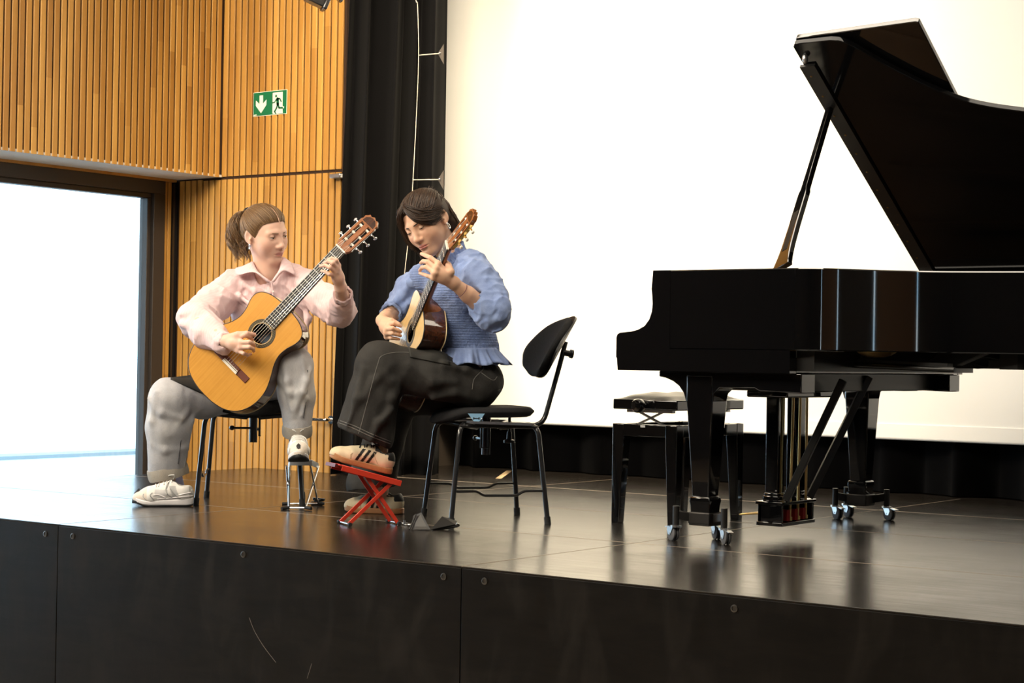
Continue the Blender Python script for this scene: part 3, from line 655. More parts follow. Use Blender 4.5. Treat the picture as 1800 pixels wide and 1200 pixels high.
for y in (-hy+.05, hy-.05):
    m = MB()
    for s in (-1, 1): m.bar((-.075*s, y+.006*s, .405), (.075*s, y+.006*s, .470), .006, .018, up=(0, 1, 0)); 
    m.b2((-.11, y-.012, .458), (.11, y+.012, .470)); m.b2((-.11, y-.012, .402), (.11, y+.012, .410)); m.build('scissor_lift', STEEL, bn)
for sy in (-1, 1):
    m = MB(); q = frame((0, 0, 0), (1, 0, 0), (0, 0, 1), (0, sy, 0)); m.lathe([(.012, 0), (.012, .018), (.024, .022), (.029, .032), (.029, .050), (.023, .060), (.001, .063)], (-.005, sy*hy*1.0, .487), 24, q); m.build('lift_knob', PIANO, bn)
m = MB(); m.b2((-.018, -hy-.0012, .398), (.004, -hy, .407)); m.build('maker_label', mat('white_label', (.7, .7, .68), .5), bn)
# ================================================================== FOOTSTOOLS, SMALL THINGS
fa = thing('footstool', 'chrome folding footstool under the white running shoe', 'footstool', Matrix.Translation(floor_at(520, 893)), 'footstools')
A_ = nrm(np.array([-RGT[0], -RGT[1], 0])); T_ = nrm(np.array([-FWD[0], -FWD[1], 0])); ZU = np.array([0, 0, 1.0])
c0 = floor_at(526, 893)
def S(l, d, z): return c0+RGT*l+T_*d+ZU*z         # sideways, towards camera, up
TIN = mat('bright_steel_sheet', (.70, .72, .76), .38, 1.0)
m = MB(); m.add([S(-.036, .06, .212), S(.058, .06, .212), S(.060, -.17, .185), S(-.070, -.17, .185)]+[S(-.036, .06, .216), S(.058, .06, .216), S(.060, -.17, .189), S(-.070, -.17, .189)], [(3, 2, 1, 0), (4, 5, 6, 7), (0, 1, 5, 4), (1, 2, 6, 5), (2, 3, 7, 6), (3, 0, 4, 7)])
m.bar(S(-.036, .062, .203), S(.058, .062, .203), .004, .024); m.bar(S(-.037, .06, .202), S(-.071, -.17, .176), .004, .024); m.bar(S(.059, .06, .202), S(.061, -.17, .176), .004, .024)
m.build('tread', TIN, fa, local=False, bevel=.001)
for s in (-1, 1):
    q = .056 if s < 0 else .050
    for f_, b_ in (((s*.036, .075, .008), (s*.066, -.15, .175)), ((s*.066, -.155, .008), (s*.052, .05, .188))):
        m = MB(); m.tube([S(*f_), S(*b_)], .0042, 8); m.build('leg', CHROME, fa, local=False)
for d in (.075, -.155):
    w = .036 if d > 0 else .066
    m = MB(); m.tube([S(-w, d, .008), S(w, d, .008)], .0042, 8); m.build('foot_bar', CHROME, fa, local=False)
    for s in (-1, 1):
        m = MB(); m.tube([S(s*w, d, .009), S(s*(w+.028), d+(.03 if d > 0 else -.0), .007)], .0072, 10); m.build('rubber_foot', RUBBER, fa, local=False)
REDP = mat('red_paint', (.70, .050, .022), .35, coat=.3)
fb = thing('footstool', 'red folding footstool under the cream striped shoe', 'footstool', Matrix.Translation(floor_at(650, 910)), 'footstools')
p_fl, p_bl = floor_at(613, 921, .008), floor_at(600, 914, .008); p_fr, p_br = floor_at(700, 919, .008), floor_at(684, 911, .008)
ex = nrm(p_fr-p_fl); ey = nrm(np.cross(ZU, ex)); wd = .105
p_bl = p_fl+ey*wd; p_br = p_fr+ey*wd
def lift(px, py, ref):                             # point at a pixel, in the plane of the near side
    n = ey; q = ray(px, py); return CAM+q*(((ref-CAM) @ n)/(q @ n))
tl0, tr0 = lift(600, 819, p_fl), lift(704, 847, p_fl); ml, mr = lift(641, 831, p_fl), lift(692, 845, p_fl)
for off in (0, 1):
    o = ey*wd*off
    m = MB(); m.bar(p_fl+o, mr+o+ey*.0, .015, .006, up=ey); m.build('leg', REDP, fb, local=False, bevel=.001)
    m = MB(); m.bar(p_fr+o+ey*.008*(1-2*off), ml+o+ey*.008*(1-2*off), .015, .006, up=ey); m.build('leg', REDP, fb, local=False, bevel=.001)
dt = nrm(tr0-tl0); nt = nrm(np.cross(ey, dt)); nt = nt if nt[2] > 0 else -nt
m = MB(); ta, tb = tl0-dt*.012-ey*.012, tr0-ey*.012; m.loft([[ta, ta+ey*(wd+.03), ta+ey*(wd+.03)+nt*.006, ta+nt*.006], [tb, tb+ey*(wd+.03), tb+ey*(wd+.03)+nt*.006, tb+nt*.006]])
for o in (-.012, wd+.015): m.bar(tl0+ey*o-nt*.006, tr0+ey*o-nt*.006, .004, .022, up=nt)
m.build('tread', REDP, fb, local=False, bevel=.001)
m = MB(); q0 = tl0-dt*.016; m.loft([[q0-ey*.006-nt*.01, q0+ey*(wd+.01)-nt*.01, q0+ey*(wd+.01)+nt*.004, q0-ey*.006+nt*.004], [q0-dt*.012-ey*.006-nt*.01, q0-dt*.012+ey*(wd+.01)-nt*.01, q0-dt*.012+ey*(wd+.01)+nt*.004, q0-dt*.012-ey*.006+nt*.004]]); m.build('tread_hook', mat('dark_red_steel', (.12, .008, .006), .4), fb, local=False)
for a, b in ((p_fl, p_bl), (p_fr, p_br)):
    m = MB(); m.cyl(a-ey*.012, b+ey*.012, .004, n=10); ax_ = m.build('axle', CHROME, fb, local=False)
    for q, s in ((a, -1), (b, 1)): m = MB(); m.cyl(q+ey*s*.006, q+ey*s*.022, .008, n=14); m.build('end_cap', RUBBER, ax_, local=True)
m = MB()
for k in range(4):
    q = floor_at(702+k*6, 918+k*1.2, .007); m.tube([q+RGT*math.cos(t)*.008+(T_ if k % 2 else ZU*.6)*math.sin(t)*.0065 for t in np.linspace(0, 6.283, 11)[:-1]], .0018, 6, closed=True)
m.build('chain', STEEL, fb, local=False)
# folded support : bent black sheet
PLAST = mat('black_sheet', (.007, .0065, .006), .5)
gs = thing('guitar_support', 'bent black sheet support lying on the stage beside the red footstool', 'support', Matrix.Translation(floor_at(755, 925)))
def onz_(x, y, z): return floor_at(x, y, z)
P0 = [(723, 930, 0), (728, 903, .0), (738, 905, 0)]
d0 = 7.03
A0, A1 = at(722, 931, 6.97), at(757, 931, 6.93); B0, B1 = at(727, 906, 7.02), at(741, 901, 7.0); C0, C1 = at(757, 932, 6.93), at(800, 922, 6.98); D0, D1 = at(777, 908, 7.03), at(803, 916, 7.03)
m = MB()
for quad in ((A0, A1, B1, B0), (A1, C1, D1, D0)):
    n_ = nrm(np.cross(quad[1]-quad[0], quad[3]-quad[0]))*.002; m.add(list(quad)+[q+n_ for q in quad], [(0, 1, 2, 3), (7, 6, 5, 4), (0, 4, 5, 1), (1, 5, 6, 2), (2, 6, 7, 3), (3, 7, 4, 0)])
m.build('sheet', PLAST, gs, local=False, smooth=20)
m = MB(); m.tube([at(720, 930, 6.96), at(731, 904, 7.0)], .0035, 8); m.tube([at(760, 932, 6.95), at(804, 924, 6.99)], .006, 8); m.build('rod', RUBBER, gs, local=False)
m = MB(); m.cyl(at(711, 921, 7.0), at(711, 914, 7.0), .004, n=8); m.cyl(at(804, 924, 6.99), at(806, 920, 6.99), .008, n=10); m.build('knob', CHROME, gs, local=False)
tn = thing('clip_tuner', 'small black clip-on tuner lying on the stage beside the chrome footstool', 'tuner', Matrix.Translation(floor_at(558, 887)))
q = floor_at(558, 887)
m = MB(); F_ = frame((0, 0, 0), RGT, T_, ZU); m.box(q+ZU*.008+RGT*-.003, (.052, .03, .014), F_); m.box(q+ZU*.016, (.03, .02, .012), F_); m.build('clip', RUBBER, tn, local=False, bevel=.003)
m = MB(); m.box(q+ZU*.026+RGT*.006, (.052, .034, .014), F_ @ Matrix.Rotation(.12, 4, 'Y')); m.build('display', PIANO, tn, local=False, bevel=.003)
# ================================================================== SMOOTH-BLEND SCULPTING (distance fields -> one surface)
class Field:
    def __init__(s, lo, hi, h, pad=.03):
        s.lo = np.array(lo, float); s.h = h; s.pad = pad; s.n = np.maximum(4, np.ceil((np.array(hi)-s.lo)/h).astype(int)+1); s.v = np.full(tuple(s.n), 9.0, np.float32)
    def reg(s, lo, hi, k):
        a = np.floor((np.array(lo)-s.lo-s.pad-k)/s.h).astype(int); b = np.ceil((np.array(hi)-s.lo+s.pad+k)/s.h).astype(int)+1
        a = np.clip(a, 0, s.n); b = np.clip(b, 0, s.n)
        if (b <= a).any(): return None
        g = [(s.lo[i]+s.h*np.arange(a[i], b[i])).astype(np.float32) for i in range(3)]
        return (slice(a[0], b[0]), slice(a[1], b[1]), slice(a[2], b[2])), g[0][:, None, None], g[1][None, :, None], g[2][None, None, :]
    def op(s, lo, hi, fn, k=.01, mode='u'):
        r = s.reg(lo, hi, k)
        if r is None: return s
        sl, X, Y, Z = r; d = fn(X, Y, Z); a = s.v[sl]
        if mode == 'u':
            if k <= 0: s.v[sl] = np.minimum(a, d)
            else: h = np.clip(.5+.5*(d-a)/k, 0, 1); s.v[sl] = d+(a-d)*h-k*h*(1-h)
        elif mode == 's':                          # carve d out
            nd = -d
            if k <= 0: s.v[sl] = np.maximum(a, nd)
            else: h = np.clip(.5-.5*(nd-a)/k, 0, 1); s.v[sl] = nd+(a-nd)*h+k*h*(1-h)
        return s
    def cone(s, a, b, ra, rb, k=.01, mode='u', flat=None):
        a = np.array(a, float); b = np.array(b, float); d = b-a; L2 = float(d @ d)+1e-12; m = max(ra, rb)
        def fn(X, Y, Z):
            px, py, pz = X-a[0], Y-a[1], Z-a[2]; t = np.clip((px*d[0]+py*d[1]+pz*d[2])/L2, 0, 1)
            return np.sqrt((px-d[0]*t)**2+(py-d[1]*t)**2+(pz-d[2]*t)**2)-(ra+(rb-ra)*t)
        return s.op(np.minimum(a, b)-m, np.maximum(a, b)+m, fn, k, mode)
    def chain(s, pts, rs, k=.01, k0=None):
        for i in range(len(pts)-1): s.cone(pts[i], pts[i+1], rs[i], rs[i+1], (k0 if (i == 0 and k0 is not None) else k))
        return s
    def ell(s, c, r, k=.01, mode='u', R=None):    # R rows: local axes in world
        c = np.array(c, float); r = np.array(r, float); m = r.max(); R = np.eye(3) if R is None else np.asarray(R, float)
        def fn(X, Y, Z):
            px, py, pz = X-c[0], Y-c[1], Z-c[2]; q = [(px*R[i][0]+py*R[i][1]+pz*R[i][2]) for i in range(3)]
            k0 = np.sqrt((q[0]/r[0])**2+(q[1]/r[1])**2+(q[2]/r[2])**2); k1 = np.sqrt((q[0]/r[0]**2)**2+(q[1]/r[1]**2)**2+(q[2]/r[2]**2)**2)+1e-9
            return k0*(k0-1)/k1
        return s.op(c-m, c+m, fn, k, mode)
    def cut(s, p, n, k=0.):                        # keep the side n points away from
        n = nrm(n); p = np.array(p, float)
        def fn(X, Y, Z): return (X-p[0])*n[0]+(Y-p[1])*n[1]+(Z-p[2])*n[2]
        hi = s.lo+s.h*s.n; r = s.reg(s.lo, hi, 0); sl, X, Y, Z = r; d = fn(X, Y, Z); a = s.v
        if k <= 0: s.v = np.maximum(a, d).astype(np.float32)
        else: h = np.clip(.5-.5*(d-a)/k, 0, 1); s.v = (d+(a-d)*h+k*h*(1-h)).astype(np.float32)
        return s
    def warp(s, fn):
        r = s.reg(s.lo, s.lo+s.h*s.n, 0); near = np.abs(s.v) < .05
        sl, X, Y, Z = r; s.v = np.where(near, s.v+fn(X, Y, Z), s.v).astype(np.float32); return s
    def mesh(s, relax=1):
        v = s.v; sg = v < 0; n = np.array(v.shape)
        c = np.zeros(n-1, np.int8)
        for i in (0, 1):
            for j in (0, 1):
                for k in (0, 1): c += sg[i:n[0]-1+i, j:n[1]-1+j, k:n[2]-1+k]
        act = (c > 0) & (c < 8); I = np.argwhere(act); idx = np.full(act.shape, -1, np.int64); idx[act] = np.arange(len(I))
        acc = np.zeros((len(I), 3)); cnt = np.zeros(len(I)); C = [(i, j, k) for i in (0, 1) for j in (0, 1) for k in (0, 1)]
        val = {q: v[I[:, 0]+q[0], I[:, 1]+q[1], I[:, 2]+q[2]].astype(float) for q in C}
        for q in C:
            for ax in range(3):
                if q[ax] == 0:
                    w = list(q); w[ax] = 1; w = tuple(w); a, b = val[q], val[w]; m = (a < 0) != (b < 0)
                    t = np.where(m, a/np.where(m, a-b, 1), 0)
                    p = np.tile(np.array(q, float), (len(I), 1)); p[:, ax] = t; acc[m] += p[m]; cnt[m] += 1
        V = s.lo+s.h*(I+acc/cnt[:, None]); F = []
        for ax in range(3):
            u, w = (ax+1) % 3, (ax+2) % 3
            sl0 = [slice(None)]*3; sl1 = [slice(None)]*3; sl0[ax] = slice(0, n[ax]-1); sl1[ax] = slice(1, n[ax])
            A = sg[tuple(sl0)]; B = sg[tuple(sl1)]; E = np.argwhere(A != B)
            E = E[(E[:, u] > 0) & (E[:, w] > 0) & (E[:, u] < n[u]-1) & (E[:, w] < n[w]-1)]
            if not len(E): continue
            ins = A[E[:, 0], E[:, 1], E[:, 2]]; q = []
            for du, dw in ((-1, -1), (0, -1), (0, 0), (-1, 0)):
                e = E.copy(); e[:, u] += du; e[:, w] += dw; q.append(idx[e[:, 0], e[:, 1], e[:, 2]])
            q = np.stack(q, 1); q[~ins] = q[~ins][:, ::-1]; F.append(q)
        F = np.concatenate(F); F = F[(F >= 0).all(1)]
        for _ in range(relax):
            a = np.zeros_like(V); k = np.zeros(len(V))
            for i in range(4):
                for j in ((i+1) % 4, (i+3) % 4): np.add.at(a, F[:, i], V[F[:, j]]); np.add.at(k, F[:, i], 1)
            ok = k > 0; V[ok] = V[ok]*.5+.5*a[ok]/k[ok][:, None]
        return V, F
def join(parts):                                   # [(V,F,C)] -> one mesh
    Vs, Fs, Cs, b = [], [], [], 0
    for V, F, C in parts: Vs.append(V); Fs.append(F+b); Cs.append(C); b += len(V)
    return np.concatenate(Vs), np.concatenate(Fs), np.concatenate(Cs)
def npmesh(name, V, F, mt, parent=None, col=None, smooth=180, local=False, **k):
    me = bpy.data.meshes.new(name); me.vertices.add(len(V)); me.vertices.foreach_set('co', np.asarray(V, np.float32).ravel())
    nf = len(F); me.loops.add(nf*4); me.loops.foreach_set('vertex_index', np.asarray(F, np.int32).ravel())
    me.polygons.add(nf); me.polygons.foreach_set('loop_start', np.arange(0, nf*4, 4, dtype=np.int32)); me.polygons.foreach_set('loop_total', np.full(nf, 4, np.int32)) if False else None
    me.update(calc_edges=True); me.validate()
    return finish(me, name, mt, parent, local, smooth=smooth, col=col, **k)
def hsh(X, Y, Z, f, seed):                         # cheap smooth 3-D ripple noise
    r = np.random.RandomState(seed); o = 0
    for i in range(5):
        d = r.normal(size=3); d /= np.linalg.norm(d); o = o+np.sin((X*d[0]+Y*d[1]+Z*d[2])*f*(.6+.35*i)+r.uniform(0, 6.28)+1.6*np.sin((X*d[1]-Y*d[2]+Z*d[0])*f*.5+i))/(1+.3*i)
    return o/3.0
def crease(X, Y, Z, f, seed): return (1-np.minimum(1, np.abs(hsh(X, Y, Z, f, seed))*1.3))**3
# ================================================================== GUITARS
def _top(c0, c1):
    def f(t):
        g = t.noise(t.coord('Object', (1.0, 60, 1)), 2.2, 5, .6); b = t.noise(t.coord('Object', (5, 5, 1)), 2, 3); t.col(t.mix(t.ramp(b, (.4, 0), (.7, .35)), t.ramp(g, (.3, c0), (.7, c1)), tuple(q*1.12 for q in c1)))
    return f
TOPA = mat('golden_cedar_top', rough=.22, coat=.4, build=_top((.54, .25, .040), (.64, .32, .060)))
TOPB = mat('pale_spruce_top', rough=.18, coat=.6, build=_top((.66, .45, .19), (.76, .55, .26)))
def _rw(t): t.col(t.ramp(t.noise(t.coord('Object', (2, 30, 30)), 2.4, 5, .6, .6), (.3, (.018, .006, .004)), (.7, (.085, .026, .012))))
ROSEW = mat('rosewood', rough=.10, coat=.8, build=_rw)
def _mh(t): t.col(t.ramp(t.noise(t.coord('Object', (3, 40, 40)), 2.0, 4), (.3, (.21, .065, .018)), (.7, (.34, .12, .035))))
MAHOG = mat('mahogany', rough=.25, coat=.4, build=_mh)
EBONY = mat('ebony', (.011, .010, .010), .33); BONE = mat('bone', (.83, .80, .70), .35); NICKEL = mat('nickel_fret', (.75, .74, .70), .25, 1.0)
def _ros(t):
    v = t.coord('Object'); t.col(t.ramp(t.wave(v, 40, 2, 'X'), (.3, (.035, .028, .012)), (.7, (.10, .075, .028))))
ROSET = mat('rosette_mosaic', rough=.3, build=_ros); BIND = mat('pale_binding', (.62, .48, .26), .35)
NYLON = mat('nylon_string', (.78, .76, .70), .25, spec=.7); GOLD = mat('gold_plate', (.80, .56, .20), .2, 1.0); PEARL = mat('pearl_knob', (.83, .80, .74), .25, coat=.5)
LABELP = mat('blue_grey_paper_label', (.16, .22, .30), .5); LINER = mat('dark_wood_inside', (.10, .05, .02), .7)
HALF = [(-.165, 0), (-.163, .045), (-.149, .103), (-.118, .149), (-.072, .176), (-.02, .185), (.03, .178), (.08, .155), (.125, .130), (.165, .119), (.205, .123), (.245, .136), (.275, .137), (.30, .121), (.317, .085), (.324, .04), (.325, 0)]
def guitar(lab, saddle, nut, nhint, top, head_w, knobm, metal, depth=.097):
    ex = nut-saddle; L = np.linalg.norm(ex); sc = L/.65; ex /= L; ez = nrm(nhint-ex*(nhint @ ex)); ey = np.cross(ez, ex)
    M = frame(saddle-ez*.012*sc, ex*sc, ey*sc, ez*sc); g = thing('classical_guitar', lab, 'guitar', M)
    hp = spline(HALF, 6); out = [(p[0], p[1]) for p in hp]+[(p[0], -p[1]) for p in hp[-2:0:-1]]; n = len(out); HC = .178; HR = .0425
    hole = [(HC+HR*math.cos(math.atan2(y, x-HC)), HR*math.sin(math.atan2(y, x-HC))) for x, y in out]
    m = MB()                                       # top with a real sound hole
    V = [(x, y, 0) for x, y in out]+[(x, y, 0) for x, y in hole]+[(x, y, -.003) for x, y in out]+[(x, y, -.003) for x, y in hole]
    F = []
    for i in range(n):
        j = (i+1) % n; F += [(i, j, n+j, n+i), (2*n+j, 2*n+i, 3*n+i, 3*n+j), (n+i, n+j, 3*n+j, 3*n+i)]
    m.add(V, F); tp = m.build('soundboard', top, g, smooth=30)
    m = MB(); ri = []                              # sides and back
    for x, y in out: ri.append([(x, y, 0), (x, y, -depth+(.006 if x > .2 else 0)), (x*.985+.001, y*.985, -depth), (x*.97, y*.97, -depth+.004), (x*.985, y*.985, -.004)])
    vs = [p for r in ri for p in r]; fs = []
    for i in range(n):
        j = (i+1) % n
        for k in range(4): fs.append((i*5+k, i*5+k+1, j*5+k+1, j*5+k))
    b0 = len(vs); vs += [(x*.985+.001, y*.985, -depth-.001) for x, y in out]; fs.append(tuple(range(b0, b0+n)))
    m.add(vs, fs); bd = m.build('back_and_sides', ROSEW, g, smooth=30)
    for z0, nm in ((-.0015, 'top_binding'), (-depth+.002, 'back_binding')):
        m = MB(); m.tube([(x*1.002, y*1.003, z0) for x, y in out], .0022, 6, closed=True); m.build(nm, EBONY if nm[0] == 't' else BIND, bd)
    m = MB(); m.b2((HC-.04, -.032, -depth+.006), (HC+.035, .032, -depth+.0065)); m.build('paper_label', LABELP, bd)
    m = MB()
    for r0, r1, z in ((.0435, .0455, .0007), (.0455, .0575, .0004), (.0575, .0600, .0007)):
        m.cur = {.0435: 1, .0455: 0, .0575: 2}[r0]
        P = [[(HC+r*math.cos(a), r*math.sin(a), zz) for r, zz in ((r0, 0), (r0, z), (r1, z), (r1, 0))] for a in np.linspace(0, 2*math.pi, 65)[:-1]]; b = len(m.v); vs = [p for q in P for p in q]; N = len(P)
        m.add(vs, [(i*4+k, ((i+1) % N)*4+k, ((i+1) % N)*4+k+1, i*4+k+1) for i in range(N) for k in range(3)])
    m.build('rosette', [ROSET, BIND, EBONY], tp, smooth=30)
    m = MB(); m.loft([[(-.015, y, 0), (.015, y, 0), (.013, y, h), (-.013, y, h)] for y, h in ((-.095, .004), (-.042, .005), (-.040, .009), (.040, .009), (.042, .005), (.095, .004))]); br = m.build('bridge', mat('bridge_rosewood', (.13, .030, .014), .35), g, bevel=.001, smooth=25)
    m = MB(); m.b2((-.0015, -.040, .008), (.0015, .040, .0125)); m.build('saddle', BONE, br)
    m = MB()
    for x in (-.0125, -.006): m.b2((x-.0015, -.041, .009), (x+.0015, .041, .0102))
    for y in (-.0405, .0405): m.b2((-.014, y-.0012, .009), (-.0045, y+.0012, .0102))
    m.b2((-.011, -.038, .009), (-.0075, .038, .0096)); m.build('tie_block_trim', BONE, br)
    # neck
    def wid(x): return .0255+(.65-x)/.65*.0075
    rings = []
    for x in (.648, .60, .50, .42, .36):
        w = wid(x); dp = .0205+.003*(.65-x)/.3; rings.append([(x, w*math.cos(a), .0005+min(0, -dp*math.sin(a))) for a in np.linspace(0, math.pi, 13)])
    for x, w, dp in ((.335, .029, .045), (.327, .029, .075), (.322, .030, .092)): rings.append([(x, w*math.cos(a), .0005-dp*math.sin(a)**.8) for a in np.linspace(0, math.pi, 13)])
    m = MB(); m.loft(rings); m.build('neck', MAHOG, g, smooth=40)
    m = MB(); fb_ = [(x, wid(x)) for x in (.652, .225)]; m.loft([[(x, -w, .0005), (x, w, .0005), (x, w*.985, .0068), (x, -w*.985, .0068)] for x, w in fb_]); fbd = m.build('fingerboard', EBONY, g, bevel=.0008)
    for k in range(1, 20):
        x = .65*2**(-k/12.0); w = wid(x)*.97; m = MB(); m.cyl((x, -w, .0068), (x, w, .0068), .0012, n=6); m.build('fret', NICKEL, fbd)
    m = MB(); m.b2((.650, -.026, 0), (.6555, .026, .0092)); m.build('nut', BONE, g)
    # head with two slots
    a = math.radians(-13); Hm = Matrix.Translation((.6545, 0, .001)) @ Matrix.Rotation(-a, 4, 'Y')
    def H(x, y, z): return tuple(Hm @ Vector((x, y, z)))
    m = MB()
    edge = [(0, .026), (.012, .0335), (.03, .036), (.10, .0375), (.150, .0385), (.158, .0345), (.170, .0365), (.178, .028), (.186, .022), (.182, .012), (.190, 0)]
    def he(x): return float(np.interp(x, [q[0] for q in edge[:9]], [q[1] for q in edge[:9]]))*head_w
    sl0, sl1 = .030, .142
    def slab(pts):
        k = len(pts); m.add([H(x, y, 0) for x, y in pts]+[H(x, y, -.019) for x, y in pts], [tuple(range(k)), tuple(range(2*k-1, k-1, -1))]+[(i, k+i, k+(i+1) % k, (i+1) % k) for i in range(k)])
    slab([(0, -he(0)), (0, he(0)), (.012, he(.012)), (sl0, he(sl0)), (sl0, -he(sl0)), (.012, -he(.012))])
    for s in (-1, 1): slab([(sl0, s*.0265), (sl0, s*he(sl0)), (.10, s*he(.10)), (sl1, s*he(sl1)), (sl1, s*.0265)][::s])
    slab([(sl0, -.0105), (sl0, .0105), (sl1, .0105), (sl1, -.0105)])
    slab([(sl1, -he(sl1)), (sl1, he(sl1))]+[(x, y*head_w) for x, y in edge[4:]]+[(x, -y*head_w) for x, y in edge[-2:3:-1]])
    hd = m.build('headstock', MAHOG, g, bevel=.001, smooth=25)
    m = MB(); pts = [(.148, -.030), (.148, .030), (.166, .028), (.178, .015), (.182, 0), (.178, -.015), (.166, -.028)]; m.add([H(x, y*head_w, .0006) for x, y in pts], [tuple(range(7))]); m.build('head_veneer', ROSEW, hd)
    for s in (-1, 1):
        m = MB(); m.bar(H(.022, s*.0385*head_w, -.010), H(.150, s*.0392*head_w, -.010), .002, .012, up=ez*0+np.array([0, 0, 1])); m.build('tuner_plate', metal, hd)
        for k in range(3):
            x = .044+k*.042; t = MB(); t.cyl(H(x, s*.0275, -.008), H(x, s*.0100, -.008), .0052, n=12); t.build('string_roller', BONE, hd)
            t = MB(); t.cyl(H(x, s*.040*head_w, -.0095), H(x+.002, s*.040*head_w, -.021), .0035, n=8); t.cyl(H(x+.004, s*.038*head_w, -.020), H(x+.004, s*.056*head_w, -.022), .0022, n=8); tm = t.build('tuner_shaft', metal, hd)
            t = MB(); c = H(x+.004, s*.060*head_w, -.023); t.ell(c, (.0085, .0055, .0065), nu=14, nv=8); t.build('tuner_knob', knobm, tm)
    for k in range(6):
        y = (k-2.5); m = MB(); kk = [2, 1, 0, 0, 1, 2][k] if k < 3 else [0, 1, 2][k-3]
        m.tube([(-.006, y*.0117, .010), (0, y*.0117, .0128), (.6525, y*.0086, .0096), H(.044+kk*.042, (1 if y > 0 else -1)*.016, -.003)], .00055 if k < 3 else .0007, 5); m.build('string', NYLON if k > 2 else NICKEL, g)
    return g, dict(M=M, sc=sc, ex=ex, ey=ey, ez=ez)
gA, GA = guitar('classical guitar with golden top held upright on the lap of the person in pink', at(406, 641, 7.60), at(597, 437, 7.58), -FWD*1.0-RGT*.20+UPV*.16, TOPA, 1.0, CHROME, CHROME)
_n, _h = at(782, 431, 7.10), at(717, 583, 7.40)
gB, GB = guitar('classical guitar with pale top and dark glossy sides held by the person in blue', _n+(_h-_n)*(.65/.472), _n, -RGT*.93-FWD*.30+UPV*.1, TOPB, .88, PEARL, GOLD)
# ================================================================== PEOPLE : shared builders
def _skin(t):
    n = t.noise(t.coord('Object'), 35, 3); t.col(t.mix(t.ramp(n, (.3, 0), (.7, .10)), t.attr(), (.62, .30, .22))); t.bump(t.noise(t.coord('Object'), 420, 2), .05, .001)
SKIN = mat('skin', rough=.48, spec=.35, sss=.10, build=_skin)
EYEM = mat('eye', rough=.08, spec=.5, build=lambda t: t.col(t.attr()))
def hairmat(n, c0, c1, c2):
    def f(t):
        t.col(t.mix(t.ramp(t.noise(t.coord('Object'), 30, 2), (.4, 0), (.7, .5)), t.ramp(t.island(), (0, c0), (.5, c1), (1, c2)), c1))
    return mat(n, rough=.42, spec=.45, build=f)
HAIRA = hairmat('light_brown_hair', (.080, .040, .016), (.150, .082, .034), (.25, .15, .068))
HAIRB = hairmat('dark_brown_hair', (.016, .008, .005), (.033, .017, .009), (.068, .034, .016))
BROWA = mat('brow_hair_light', (.19, .105, .06), .6); BROWB = mat('brow_hair_dark', (.022, .012, .008), .6)
SILVER = mat('silver', (.85, .85, .86), .15, 1.0)
def face_frame(c, yaw, pitch, roll, s):
    y, p, r = [math.radians(q) for q in (yaw, pitch, roll)]
    fh = RGT*math.sin(y)-FWD*math.cos(y); f = fh*math.cos(p)-UPV*math.sin(p); u1 = UPV*math.cos(p)+fh*math.sin(p); x = np.cross(f, u1)
    u = u1*math.cos(r)+x*math.sin(r); x = np.cross(f, u)
    return dict(c=np.array(c), R=np.stack([x, f, u], 1)*s, s=s)
def toW(H, P): return H['c']+np.asarray(P, float) @ H['R'].T
def toL(H, p): return (H['R']/H['s']).T @ (np.asarray(p, float)-H['c'])/H['s']
